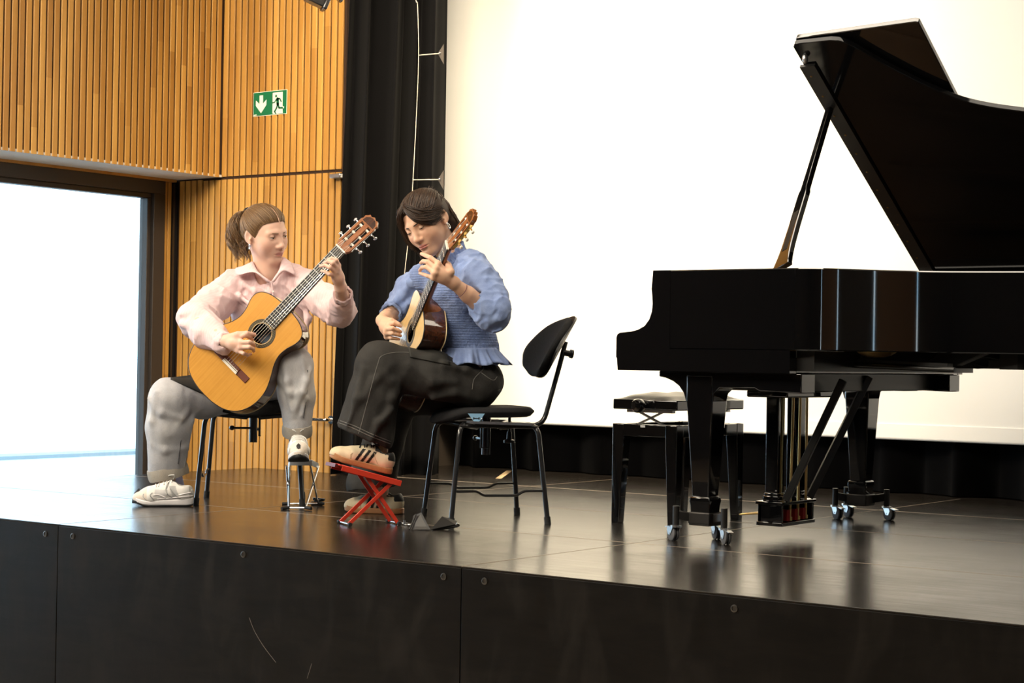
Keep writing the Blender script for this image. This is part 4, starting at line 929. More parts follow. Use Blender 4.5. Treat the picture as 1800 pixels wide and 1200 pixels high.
def head(H, nb, chest, skin, lip, lids=(.0042, -.0042), smile=0.0, nw=.052):
    nb, ch = toL(H, nb), toL(H, chest)
    lo = np.minimum(np.array([-.11, -.13, -.20]), np.minimum(nb, ch)-.09); hi = np.maximum(np.array([.11, .135, .14]), np.maximum(nb, ch)+.09)
    f = Field(lo, hi, .0027, .02)
    f.ell((0, -.014, .028), (.0745, .094, .083), 0)
    f.ell((0, .026, -.022), (.0605, .062, .086), .03)
    for s in (-1, 1):
        f.cone((s*.047, -.006, -.046), (s*.009, .060, -.092), .020, .0165, .022)
        f.ell((s*.035, .050, -.030), (.026, .023, .028), .03)
        f.cone((s*.012, .080, .021), (s*.042, .066, .017), .0095, .008, .014)
    f.ell((0, .064, -.095), (.020, .018, .016), .02)
    f.cone((0, .010, -.070), (0, .050, -.088), .022, .017, .025)
    f.ell((0, .072, -.062), (.026, .017, .020), .02)
    for s in (-1, 1): f.ell((s*.032, .094, .003), (.0185, .016, .0125), .014, 's')
    f.cone((0, .080, .010), (0, .0985, -.030), .0075, .0105, .014)
    f.ell((0, .1000, -.0335), (.0115, .0098, .0095), .010)
    for s in (-1, 1):
        f.ell((s*.0140, .0895, -.0368), (.0080, .0095, .0068), .007)
        f.ell((s*.0065, .0955, -.0430), (.0034, .0055, .0028), .003, 's')
    f.ell((0, .092, -.050), (.0035, .006, .006), .004, 's')
    zl = -.0640
    for s in (-1, 1):
        f.cone((s*.0035, .0905, zl+.0035), (s*.023, .0775, zl-.0005+smile), .0050, .0022, .005)
        f.cone((s*.006, .0895, zl-.0055), (s*.021, .0775, zl-.002+smile), .0058, .0022, .005)
    f.cone((-.023, .084, zl-.0005), (.023, .084, zl-.0005), .0011, .0011, .002, 's') if False else None
    for s in (-1, 1):
        f.cone((0, .0968, zl-.0010), (s*.024, .0812, zl-.0008+smile), .0017, .0013, .0022, 's')
    f.ell((0, .0905, -.079), (.015, .008, .0045), .009, 's')
    for s in (-1, 1):                               # lids
        e = np.array([s*.0320, .0690, .0025])
        for z0, sg in ((lids[0], 1), (lids[1], -1)):
            def fn(X, Y, Z, e=e, z0=z0, sg=sg, s=s):
                d = np.sqrt((X-e[0])**2+(Y-e[1])**2+(Z-e[2])**2)-.0150; zz = Z-e[2]; xx = (X-e[0])/.0145; cut = (z0*(1-.75*np.clip(xx*xx, 0, 1.2))-zz) if sg > 0 else (zz-z0*(1-.75*np.clip(xx*xx, 0, 1.2)))
                return np.maximum(d, cut)
            f.op(e-.016, e+.016, fn, .0028)
        c = np.array([s*.0735, -.010, -.008]); Re = np.array([[math.cos(.45), s*-.0+math.sin(.45)*-s*-1, 0], [-math.sin(.45)*s, math.cos(.45), 0], [0, 0, 1]])
        Re = np.array([[math.cos(.4), -s*-math.sin(.4), 0], [-s*math.sin(.4), math.cos(.4), 0], [0, 0, 1]])
        f.ell(c+[s*.004, -.004, .004], (.0075, .0185, .029), .006, R=Re); f.ell(c+[s*.013, .001, .006], (.0075, .0115, .018), .004, 's', R=Re); f.ell(c+[s*.003, .004, -.022], (.006, .008, .010), .005); f.ell(c+[s*.006, .010, -.004], (.005, .004, .006), .004)
    up = np.array([0, -.024, -.055]); f.cone(up, nb, nw, nw*1.03, .03)
    f.cone(nb, ch, nw*1.05, .085, .05)
    V, F = f.mesh(1)
    x, y, z = V[:, 0], V[:, 1], V[:, 2]; C = np.ones((len(V), 4)); C[:, :3] = skin
    def blend(m, c): C[:, :3] = C[:, :3]*(1-m[:, None])+np.array(c)*m[:, None]
    dl = np.sqrt((x/.0225)**2+((z-zl+.0005-smile*np.abs(x)/.023)/.0098)**2); blend(np.clip((1.05-dl)*4, 0, 1)*(y > .068), lip)
    dm = np.abs(z-(zl-.0008)-smile*np.abs(x)/.023); blend(np.clip(1-dm/.0022, 0, 1)*(np.abs(x) < .0175)*(y > .07)*.6, [q*.45 for q in lip])
    for s in (-1, 1):
        blend(np.exp(-(((x-s*.042)/.020)**2+((z+.032)/.018)**2))*(y > .02)*.35, (skin[0]*.98, skin[1]*.72, skin[2]*.70))
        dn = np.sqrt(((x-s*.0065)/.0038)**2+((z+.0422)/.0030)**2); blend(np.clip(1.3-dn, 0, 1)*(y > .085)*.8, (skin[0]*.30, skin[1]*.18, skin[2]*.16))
    blend(np.exp(-((x/.013)**2+((z+.034)/.012)**2))*(y > .09)*.3, (skin[0]*.98, skin[1]*.70, skin[2]*.68))
    return toW(H, V), F, C
def eyes(H, par, gaze, iris, lids, lash, brow, browz=.0235, arch=.004):
    for s in (-1, 1):
        e = np.array([s*.0320, .0690, .0025]); g = nrm(gaze); a = nrm(np.cross(g, (0, 0, 1))); b = np.cross(a, g); V = []; C = []; nu, nv = 24, 20
        m = MB()
        for j in range(nv+1):
            t = math.pi*(j/nv)**1.6
            for i in range(nu):
                p = 2*math.pi*i/nu; q = g*math.cos(t)+(a*math.cos(p)+b*math.sin(p))*math.sin(t); V.append(toW(H, e+q*.0136)); d = t*.0136
                C.append((*((.006, .005, .005) if d < .0023 else iris if d < .0058 else (iris[0]*.4, iris[1]*.4, iris[2]*.4) if d < .0064 else (.70, .66, .62)), 1))
        m.add(V, [(j*nu+i, j*nu+(i+1) % nu, (j+1)*nu+(i+1) % nu, (j+1)*nu+i) for j in range(nv) for i in range(nu)]); m.build('eye', EYEM, par, local=True, col=C, smooth=180)
        P = []
        for i in range(9):
            x = (i/8*2-1); z0 = lids[0]*(1-.75*min(1.2, x*x)); xx = x*.0135; rr = math.sqrt(max(1e-6, .0150**2-xx*xx-z0*z0)); P.append(toW(H, e+np.array([xx, rr+.0006, z0])))
        m = MB(); m.tube(P, [.0005, .0008, .0011, .0012, .0013, .0013, .0013, .0012, .0008][::(1 if s > 0 else -1)], 6); m.build('eyelash', lash, par, smooth=180)
        P = []; R_ = []
        for i in range(10):
            t = i/9; x = .0125+t*.037; P.append(toW(H, (s*x, .0905-.0085*t-.016*t*t, browz-.003+arch*math.sin(t*2.6)-.003*t))); R_.append((.0010+.0016*math.sin(min(1, t*1.6+.35)*math.pi*.75))*(1-.6*t**3))
        m = MB(); m.tube(P, R_, 8); m.build('eyebrow', brow, par, smooth=180)
def limb(pts, rs, h, k=.02, pad=.03):
    P = np.array(pts); f = Field(P.min(0)-max(rs)-.03, P.max(0)+max(rs)+.03, h, pad); f.chain(pts, rs, k); return f
def hand_field(W_, K, fingers, thumb, fore=None, s=1.0, h=.0022, palm=.0125):
    allp = np.array([W_]+list(K)+[p for fg in fingers for p in fg]+list(thumb)+([fore[0]] if fore else []))
    f = Field(allp.min(0)-.07, allp.max(0)+.07, h, .015)
    if fore: f.chain([fore[0], (np.array(fore[0])*.35+np.array(W_)*.65), W_], [fore[1], fore[1]*.5+.019*s*.55, .0225*s], .012)
    f.ell(W_, (.023*s, .023*s, .023*s), .012)
    for q in K: f.cone(W_, q, .0185*s, palm*s*.86, .014)
    for a, b in zip(K, K[1:]): f.cone(a, b, palm*.86*s, palm*.86*s, .008)
    c = (np.array(W_)*.42+np.mean(K, 0)*.58); f.ell(c, (.024*s, .024*s, .024*s), .02)
    for i, fg in enumerate(fingers):
        r0 = [.0098, .0100, .0095, .0083][i]*s; ch = [K[i]]+list(fg); n = len(ch); f.chain(ch, [r0*1.08-(r0*.36)*j/(n-1) for j in range(n)], .0022, .006)
    n = len(thumb); f.chain(list(thumb), [(.0165-.0075*j/(n-1))*s for j in range(n)], .004, .012)
    return f
def skinC(V, c, tips=()):
    C = np.ones((len(V), 4)); C[:, :3] = c
    for t in tips:
        d = np.linalg.norm(V-np.array(t), axis=1); m = np.clip(1-d/.016, 0, 1)[:, None]*.5; C[:, :3] = C[:, :3]*(1-m)+np.array([c[0], c[1]*.68, c[2]*.64])*m
    return C
def sole_rings(L, prof, z0, z1, spring=0.0, side=1):
    rings = []
    for x, wl, wr in prof:
        zs = spring*max(0, (x/L-.72)/.28)**2+ .25*spring*max(0, (.06-x/L)/.06); a, b = z0(x)+zs, z1(x)+zs
        rings.append([(x, -wr*.93, a), (x, wl*.93, a), (x, wl, a+(b-a)*.35), (x, wl*.985, b), (x, -wr*.985, b), (x, -wr, a+(b-a)*.35)])
    return rings
SOLEP = [(.0, .012, .012), (.008, .024, .024), (.03, .0335, .0335), (.07, .0345, .033), (.11, .036, .032), (.15, .041, .037), (.19, .0455, .043), (.215, .043, .043), (.24, .033, .036), (.256, .018, .022), (.262, .006, .008)]
def shoe_frame(heel, toe, up):
    x = nrm(toe-heel); z = nrm(up-x*(up @ x)); y = np.cross(z, x); return frame(heel, x, y, z)
from mathutils.bvhtree import BVHTree
def bvh(V, F): return BVHTree.FromPolygons([tuple(v) for v in V], [tuple(q) for q in F])
def shoe_lines(bv, par, nm, mt, paths, r, side=None):
    for pts in paths:
        for s in ((-1, 1) if side is None else (side,)):
            P = []
            for x, z in spline(pts, 7):
                h = bv.ray_cast(Vector((x, s*.2, z)), Vector((0, -s, 0)))
                if h[0] is not None: P.append(np.array(h[0]))
            if len(P) > 2: m = MB(); m.tube(P, r, 6); m.build(nm, mt, par)
def shoe_laces(bv, par, mt, xs, w, r):
    for k, x in enumerate(xs):
        P = []
        for y in np.linspace(-w, w, 11):
            h = bv.ray_cast(Vector((x-.10*abs(y)+(.004 if k % 2 else -.002)*y/w, y, .3)), Vector((0, 0, -1)))
            if h[0] is not None: P.append(np.array(h[0])+np.array([0, 0, r*.5]))
        if len(P) > 2: m = MB(); m.tube(P, r, 6); m.build('lace', mt, par)
# ================================================================== PERSON IN THE PINK SHIRT
SKA = (.71, .455, .35)
def _pink(t):
    v = t.coord('Object', (1, 1, 1)); st = t.wave(t.coord('Object', (1, 1, .02)), 26, .6, 'X'); n = t.noise(v, 14, 4); th = t.noise(t.coord('Object', (500, 500, 60)), 1.0, 2)
    c = t.mix(t.ramp(st, (.35, 0), (.75, .30)), (.72, .52, .525), (.80, .66, .66)); c = t.mix(t.ramp(n, (.35, 0), (.75, .35)), c, (.66, .455, .47)); t.col(t.mix(t.ramp(th, (.4, 0), (.7, .18)), c, (.80, .66, .66)))
    t.bump(t.mix(.35, n, t.noise(t.coord('Object', (1, 1, .6)), 38, 5, .6, .3)), .55, .012)
PINK = mat('pink_linen', rough=.8, spec=.2, sheen=.15, build=_pink)
def _jean(c0, c1, c2):
    def f(t):
        v = t.coord('Object'); n = t.noise(v, 5, 5, .6, .4); tw = t.noise(t.coord('Object', (700, 700, 120)), 1, 2)
        c = t.ramp(n, (.3, c0), (.55, c1), (.75, c2)); t.col(t.mix(t.ramp(tw, (.35, 0), (.7, .25)), c, tuple(q*1.35 for q in c2)))
        t.bump(t.mix(.5, t.noise(t.coord('Object', (1, 1, .4)), 26, 4, .6, .3), tw), .30, .006)
    return f
JEANA = mat('grey_blue_denim', rough=.85, spec=.15, build=_jean((.33, .335, .375), (.46, .46, .485), (.60, .59, .575)))
CUFFA = mat('pale_denim_inside', rough=.85, spec=.1, build=_jean((.30, .275, .235), (.37, .335, .29), (.43, .39, .34)))
SEAM = mat('dark_seam', (.075, .075, .085), .85)
def _sock(c):
    def f(t): t.col(tuple_col(t, c)); t.bump(t.wave(t.coord('Object', (1, 1, .05)), 160, 0, 'X'), .3, .002)
    return f
SOCKA = mat('lavender_sock', (.46, .47, .68), .85, spec=.1)
pA = thing('person', 'person in pink shirt and grey jeans playing the golden guitar beside the window', 'person', Matrix.Translation(floor_at(440, 860)))
D = at
HA = face_frame(D(467, 411, 7.98), 50, 13, 9, 1.10)
nbA, chA = D(473, 478, 8.03), D(474, 512, 8.10)
parts = []
V, F, C = head(HA, nbA, chA, SKA, (.52, .23, .20), lids=(.0034, -.0042), smile=-.0015, nw=.046); parts.append((V, F, C))
# hands
def px(l): return [D(*q) for q in l]
W1 = D(397, 600, 7.555); K1 = px([(419, 594, 7.515), (424, 602, 7.50), (424, 610, 7.50), (418, 616, 7.515)])
F1 = [px([(430, 589, 7.50), (438, 592, 7.53), (444, 596, 7.565)]), px([(438, 601, 7.475), (445, 604, 7.51), (447, 608, 7.555)]), px([(438, 610, 7.475), (445, 613, 7.51), (446, 617, 7.555)]), px([(428, 621, 7.49), (436, 624, 7.515), (441, 622, 7.55)])]
T1 = px([(403, 593, 7.545), (418, 588, 7.515), (433, 586, 7.515), (447, 588, 7.55)])
f = hand_field(W1, K1, F1, T1, (D(352, 570, 7.70), .037), 1.0); V, F = f.mesh(1); parts.append((V, F, skinC(V, SKA, [q[-1] for q in F1]+[T1[-1]])))
W2 = D(599, 505, 7.60); K2 = px([(594, 466, 7.525), (592, 471, 7.52), (590, 478, 7.525), (587, 484, 7.535)])
F2 = [px([(591, 457, 7.50), (583, 454, 7.50), (577, 456, 7.545)]), px([(585, 462, 7.49), (577, 459, 7.50), (570, 462, 7.545)]), px([(580, 470, 7.49), (571, 466, 7.50), (563, 468, 7.545)]), px([(579, 482, 7.50), (571, 477, 7.51), (565, 476, 7.55)])]
T2 = px([(599, 492, 7.60), (594, 478, 7.64), (584, 466, 7.66)])
f = hand_field(W2, K2, F2, T2, (D(606, 545, 7.80), .036), 1.0); V, F = f.mesh(1); parts.append((V, F, skinC(V, SKA, [q[-1] for q in F2])))
# limbs under the clothes
f = Field(np.min(px([(250, 900, 7.7), (640, 340, 8.4), (250, 340, 8.4), (640, 900, 7.5), (440, 600, 8.5)]), 0)-.05, np.max(px([(250, 900, 7.7), (640, 340, 8.4), (250, 340, 8.4), (640, 900, 7.5), (440, 600, 7.3)]), 0)+.1, .011, .04)
f.ell(D(472, 545, 8.10), (.13, .10, .17), .03, R=np.array([RGT, FWD, UPV])); f.ell(D(450, 650, 8.14), (.14, .11, .13), .05, R=np.array([RGT, FWD, UPV]))
f.chain(px([(415, 505, 8.10), (350, 560, 7.82), (392, 598, 7.57)]), [.05, .038, .026], .02); f.chain(px([(535, 505, 8.05), (600, 548, 7.85), (599, 510, 7.62)]), [.05, .038, .025], .02)
f.chain(px([(425, 672, 8.14), (297, 696, 7.88), (303, 850, 7.92)]), [.075, .052, .034], .02); f.chain(px([(460, 672, 8.12), (516, 640, 7.72), (523, 768, 7.70)]), [.075, .052, .034], .02)
V, F = f.mesh(1); parts.append((V, F, skinC(V, SKA)))
V, F, C = join(parts); bodyA = npmesh('body', V, F, SKIN, pA, C)
eyes(HA, bodyA, (-.30, .94, -.12), (.10, .075, .05), (.0034, -.0042), BROWA, BROWA, .0225, .0025)
# shirt ---------------------------------------------------------------
CM = np.array([RGT, FWD, UPV])
f = Field(np.min(px([(300, 640, 7.4), (640, 440, 8.4), (300, 440, 8.5), (640, 640, 7.4)]), 0)-.08, np.max(px([(300, 640, 7.4), (640, 440, 8.4), (300, 440, 8.5), (640, 640, 7.4)]), 0)+.08, .0055, .04)
f.ell(D(474, 545, 8.08), (.172, .115, .17), 0, R=CM); f.ell(D(476, 610, 8.06), (.168, .125, .15), .05, R=CM)
f.cone(D(420, 500, 8.08), D(532, 497, 8.05), .066, .064, .06)
f.cone(D(447, 484, 8.07), D(503, 482, 8.06), .058, .055, .05)
f.chain(px([(412, 508, 8.07), (375, 534, 7.95), (346, 560, 7.80), (366, 585, 7.68), (390, 602, 7.59)]), [.080, .076, .077, .066, .050], .03)
f.chain(px([(536, 505, 8.03), (570, 528, 7.93), (599, 548, 7.83), (603, 528, 7.72)]), [.074, .066, .060, .046], .03)
# folds as raised ridges
def ridge(f, pts, r=.010, k=.022): f.chain([D(*q) for q in pts], [r*.5]+[r]*(len(pts)-2)+[r*.4], k)
for r in ([(318, 553, 7.73), (345, 548, 7.72), (372, 560, 7.70)], [(322, 570, 7.72), (350, 575, 7.66), (380, 585, 7.62)], [(395, 490, 8.0), (370, 520, 7.88), (352, 540, 7.79)], [(405, 510, 7.99), (388, 545, 7.90), (375, 575, 7.78)], [(420, 520, 7.97), (440, 535, 7.955), (462, 533, 7.955)], [(430, 500, 7.99), (450, 512, 7.965), (475, 516, 7.955)],
          [(545, 500, 7.95), (560, 530, 7.88), (580, 555, 7.80)], [(552, 545, 7.93), (580, 565, 7.82), (612, 560, 7.79)], [(590, 560, 7.79), (612, 545, 7.76), (618, 528, 7.74)], [(528, 520, 7.97), (540, 560, 7.97), (538, 600, 7.97)], [(500, 500, 7.98), (515, 515, 7.97), (530, 540, 7.97)], [(340, 535, 7.82), (322, 556, 7.77), (330, 580, 7.73)]): ridge(f, r, .011)
f.cone(W1, D(384, 600, 7.60), .030, .034, .006, 's'); f.cone(D(600, 498, 7.57), D(602, 524, 7.69), .031, .030, .006, 's')
# open neck
nc = toW(HA, (0, -.012, -.05)); f.cone(D(472, 450, 7.98), D(473, 486, 8.03), .056, .060, .012, 's')
vb = D(476, 493, 7.94)
f.cone(D(472, 455, 7.90), vb, .052, .004, .006, 's')
f.warp(lambda X, Y, Z: .0040*hsh(X, Y, Z, 55, 3)+.0022*hsh(X, Y, Z, 115, 9)-.0075*crease(X, Y, Z, 34, 41)-.0045*crease(X, Y, Z, 62, 42)+.0030)
V, F = f.mesh(1); shirtA = npmesh('shirt', V, F, PINK, pA)
def sheet(m, rows, t=.0025):
    G = [[np.array(p) for p in r] for r in rows]; nr, nc_ = len(G), len(G[0]); m.grid([[tuple(p) for p in r] for r in G])
# collar flaps
def collar(inner, outer, nm='collar', lift=.0):
    a = spline(px(inner), 5); b = spline(px(outer), 5); G = []
    for t in np.linspace(0, 1, 7): G.append([tuple(p*(1-t)+q*t-FWD*.010*math.sin(t*math.pi)*1.0) for p, q in zip(a, b)])
    m = MB(); m.grid(G); return m.build(nm, PINK, shirtA, solid=.004, smooth=180)
collar([(436, 466, 8.03), (444, 460, 7.985), (449, 470, 7.955), (456, 480, 7.94), (475, 494, 7.938)], [(415, 471, 8.01), (413, 478, 7.985), (419, 484, 7.955), (446, 478, 7.930), (472, 497, 7.930)])
collar([(503, 455, 8.04), (497, 452, 7.995), (494, 462, 7.96), (490, 476, 7.945), (478, 494, 7.938)], [(510, 460, 8.01), (515, 470, 7.985), (518, 483, 7.955), (499, 476, 7.94), (481, 496, 7.932)])
collar([(445, 461, 7.99), (455, 452, 8.06), (474, 449, 8.10), (490, 451, 8.07), (500, 454, 7.995)], [(441, 466, 7.99), (452, 461, 8.08), (474, 460, 8.13), (494, 459, 8.09), (503, 461, 8.0)])
m = MB(); m.tube(px([(477, 494, 7.932), (479, 508, 7.930), (481, 530, 7.935)]), .0040, 8); m.build('placket', PINK, shirtA)
m = MB(); q = D(480, 512, 7.929); m.cyl(q, q-FWD*.003, .0045, n=12); m.build('button', PEARL, shirtA)
def cuffband(nm, c, axis, r, w, mt, par, th=.005, sx=1.0, wave=0.0, n=40):
    axis = nrm(axis); a = nrm(np.cross(axis, (.3, .2, .9))); b = np.cross(axis, a); G = []
    pr = [(-w/2, 0), (-w/2, th), (-w*.25, th*1.3), (w*.25, th*1.3), (w/2, th), (w/2, 0)]
    vs = []; fs = []
    for i in range(n):
        t = 2*math.pi*i/n; rr = r*(1+wave*math.sin(7*t)+wave*.6*math.sin(11*t+1))
        for q, o in pr: vs.append(c+axis*(q+wave*.05*math.sin(5*t))+(a*math.cos(t)*sx+b*math.sin(t))*(rr+o))
    k = len(pr)
    for i in range(n):
        for j in range(k): fs.append((i*k+j, i*k+(j+1) % k, ((i+1) % n)*k+(j+1) % k, ((i+1) % n)*k+j))
    m = MB(); m.add(vs, fs); return m.build(nm, mt, par, smooth=60)
cuffband('sleeve_cuff', D(391, 601, 7.59), D(399, 599, 7.555)-D(384, 602, 7.61), .038, .040, PINK, shirtA, .007, wave=.04)
cuffband('sleeve_cuff', D(603, 519, 7.68), D(601, 508, 7.63)-D(604, 530, 7.74), .034, .034, PINK, shirtA, .007, wave=.05)
# hair ---------------------------------------------------------------
def hcap(H, zh, off, extra=None, h=.004, ell=(.0765, .0965, .0855), c=(0, -.014, .028)):
    f = Field((-.13, -.17, -.14), (.13, .13, .16), h, .02); r = np.array(ell)+off; r0 = np.array(ell)
    ys, zs = [q[0] for q in zh], [q[1] for q in zh]
    def fn(X, Y, Z):
        q = [(X-c[0])/r0[0], (Y-c[1])/r0[1], (Z-c[2])/r0[2]]; k0 = np.sqrt(q[0]**2+q[1]**2+q[2]**2)
        lim = np.interp(Y+0*X, ys, zs).astype(np.float32); d = (k0-1)*r0.min()-.0012-off*np.clip((Z-lim)/.022, 0, 1); return np.maximum(d, (lim-Z)*.6)
    f.op(np.array(c)-r, np.array(c)+r, fn, 0)
    if extra: extra(f)
    return f.mesh(1)
def strands(m, H, paths):
    for P, r in paths:
        n = len(P); W_ = [toW(H, p) for p in P]; m.tube(W_, [r*(1-.75*max(0, i/(n-1)-.55)/.45)*H['s'] for i in range(n)], 5, caps=False)
def onskull(p, off, c=np.array((0, -.014, .028)), r=np.array((.0765, .0965, .0855))):
    d = np.asarray(p, float)-c; k = math.sqrt(((d/(r+off))**2).sum()); return c+d/k
ZHA = [(-.12, -.055), (-.05, -.055), (-.025, -.035), (-.010, .006), (.004, .000), (.016, -.010), (.024, .002), (.033, .026), (.044, .048), (.060, .059), (.075, .064), (.09, .068)]
rg = np.random.RandomState(11)
TA = np.array([0, -.108, .066])
V, F = hcap(HA, ZHA, .005, lambda f: (f.ell((0, -.108, .062), (.020, .016, .020), .02), f.chain([np.array(q) for q in ((0, -.118, .060), (0, -.146, .035), (0, -.150, -.02), (0, -.134, -.075))], [.012, .026, .032, .016], .02)))
hm = MB(); hm.add([tuple(p) for p in toW(HA, V)], [tuple(q) for q in F]); paths = []
for i in range(1100):
    y = rg.uniform(-.075, .082); s = rg.choice([-1, 1])
    z = float(np.interp(y, [q[0] for q in ZHA], [q[1] for q in ZHA]))+.002; k = 1-((y+.014)/.0965)**2-((z-.028)/.0855)**2
    if k < 0: x = rg.uniform(0, .03)
    else: x = math.sqrt(k)*.0765
    if y > .066: x = rg.uniform(0.0, .05)
    t0 = 0 if i % 3 else rg.uniform(0, .35); p0 = np.array([s*x, y, z]); mid = np.array([s*(x*.75+.012), (y+TA[1])*.5, max(z, .02)*.5+.062]); off = .006+rg.uniform(0, .0035)
    P = []
    for t in np.linspace(t0, 1, 11):
        q = (1-t)**2*p0+2*t*(1-t)*mid+t*t*TA; q = onskull(q, .0005+off*min(1, (t+.02)/.18)) if t < .93 else TA+(q-TA)*.5+rg.normal(size=3)*.002; P.append(q)
    paths.append((P, rg.uniform(.0007, .0013)))
for L_ in range(46):
    ph0 = L_*2.39996; rad0 = math.sqrt(rg.uniform(.10, 1)) if L_ % 3 == 0 else rg.uniform(.75, 1.02); L0 = rg.uniform(.70, 1.10); c0_ = rg.uniform(0, 6.28); w0 = rg.uniform(11, 20); a0 = rg.uniform(.007, .015)
    for i in range(15):
        ph = ph0+rg.normal()*.14; rad = rad0+rg.normal()*.06; L = L0+rg.normal()*.03; cph = c0_+rg.normal()*.28; am = a0*rg.uniform(.75, 1.2); P = []
        for t in np.linspace(0, 1, 30):
            tt = t*L; base = np.array([0, float(np.interp(tt, [0, .12, .3, .65, 1.1], [-.108, -.134, -.160, -.154, -.126])), float(np.interp(tt, [0, .12, .3, .65, 1.1], [.066, .072, .036, -.052, -.140]))])
            sp = float(np.interp(tt, [0, .15, .4, .75, 1.1], [.008, .030, .046, .050, .036])); o = np.array([math.cos(ph), math.sin(ph)*.85, .25*math.sin(ph)])*sp*rad
            cu = np.array([math.cos(w0*tt+cph), math.sin(w0*tt+cph), .5*math.sin(w0*tt*.7+cph)])*am*min(1, t*2.5); P.append(base+o+cu)
        paths.append((P, rg.uniform(.0007, .0014)))
for i in range(26):                                # loose curls near the ear and nape
    s = -1 if i % 2 else 1; P = []; y0 = rg.uniform(-.07, -.03); cph = rg.uniform(0, 6.28)
    for t in np.linspace(0, 1, 12): P.append(np.array([s*(.066-.02*t)+.005*math.cos(9*t+cph), y0-.035*t+.006*math.sin(9*t+cph), -.03-.06*t]))
    paths.append((P, .0009))
strands(hm, HA, paths); hairA = hm.build('hair', HAIRA, pA, local=False, smooth=180, fix=False)
m = MB(); m.tube([toW(HA, onskull((0, y, .03+.085*math.sqrt(max(0, 1-((y+.014)/.0965)**2))), .0066)) for y in (.078, .068, .056, .042, .028, .015)], [.0014, .0020, .0019, .0016, .0012, .0005], 6); m.build('parting', mat('scalp', (.60, .37, .26), .6), hairA)
m = MB(); m.tube([toW(HA, TA+np.array([math.cos(t)*.019, -.010, math.sin(t)*.019])) for t in np.linspace(0, 6.283, 17)[:-1]], .004, 8, closed=True); m.build('hair_tie', RUBBER, pA, local=False)
for s in (-1, 1):
    m = MB(); m.tube([toW(HA, np.array([s*.080, -.004+.007*math.sin(t)*.7, -.040+.009*math.cos(t)-.004])) for t in np.linspace(0, 5.4, 14)], .0028, 8); m.build('earring', SILVER, pA, local=False)
cuffband('hair_band_bracelet', D(599.5, 506, 7.61), D(600, 500, 7.59)-D(599, 512, 7.64), .0225, .004, RUBBER, pA, .002).matrix_parent_inverse = pA.matrix_basis.inverted()
# jeans ----------------------------------------------------------------
f = Field(np.min(px([(240, 860, 7.6), (580, 600, 8.4), (240, 600, 8.5), (580, 860, 7.4)]), 0)-.08, np.max(px([(240, 860, 7.6), (580, 600, 8.4), (240, 600, 8.5), (580, 860, 7.4)]), 0)+.08, .0055, .04)
f.ell(D(446, 668, 8.14), (.165, .135, .105), 0, R=CM)
f.chain(px([(425, 682, 8.12), (360, 698, 7.98), (300, 702, 7.86)]), [.098, .092, .090], .03)
f.chain(px([(299, 703, 7.86), (296, 750, 7.88), (294, 822, 7.92)]), [.096, .097, .086], .02)
f.chain(px([(462, 675, 8.12), (500, 655, 7.88), (516, 643, 7.72)]), [.092, .084, .084], .03)
f.chain(px([(516, 645, 7.71), (521, 695, 7.70), (523, 752, 7.69)]), [.087, .079, .060], .02)
for r in ([(262, 700, 7.80), (285, 725, 7.78), (320, 735, 7.80)], [(330, 690, 7.86), (322, 725, 7.82), (300, 765, 7.80)], [(275, 690, 7.78), (268, 740, 7.80), (272, 790, 7.84)], [(268, 780, 7.83), (292, 790, 7.82), (322, 786, 7.85)], [(345, 700, 7.90), (335, 740, 7.86), (330, 790, 7.87)], [(350, 680, 7.90), (375, 700, 7.95), (392, 715, 8.0)],
          [(500, 630, 7.64), (505, 670, 7.62), (512, 720, 7.62)], [(530, 625, 7.64), (538, 670, 7.63), (532, 730, 7.63)], [(488, 660, 7.66), (510, 690, 7.62), (540, 700, 7.63)], [(545, 650, 7.66), (530, 690, 7.61), (515, 730, 7.63)]): ridge(f, r, .010, .024)
f.cone(D(300, 800, 7.92), D(296, 860, 7.92), .070, .082, .006, 's'); f.cone(D(524, 742, 7.69), D(524, 775, 7.69), .046, .058, .006, 's')
def planecut(p, n, lo, hi):
    n = nrm(n); f.op(lo, hi, lambda X, Y, Z: -((X-p[0])*-n[0]+(Y-p[1])*-n[1]+(Z-p[2])*-n[2]), 0, 's')
f.warp(lambda X, Y, Z: .0040*hsh(X, Y, Z*.28, 52, 5)+.0015*hsh(X, Y, Z*.35, 110, 6))
V, F = f.mesh(1)
JV, JF = V, F; jeansA = npmesh('jeans', V, F, JEANA, pA)
cR, cL = D(295, 829, 7.92), D(523, 756, 7.69)
cuffband('trouser_cuff', cR, UPV+RGT*-.22-FWD*.10, .077, .050, CUFFA, jeansA, .010, wave=.02, n=60)
cuffband('trouser_cuff', cL, UPV+FWD*-.25, .052, .048, CUFFA, jeansA, .010, wave=.02, n=60)
for pts in ([(352, 690, 7.905), (330, 712, 7.855), (322, 750, 7.83), (316, 800, 7.845), (314, 815, 7.85)], [(541, 650, 7.655), (540, 690, 7.64), (534, 735, 7.645)]):
    m = MB(); m.tube([p-FWD*.012 for p in spline(px(pts), 6)], .0022, 6); m.build('side_seam', SEAM, jeansA)
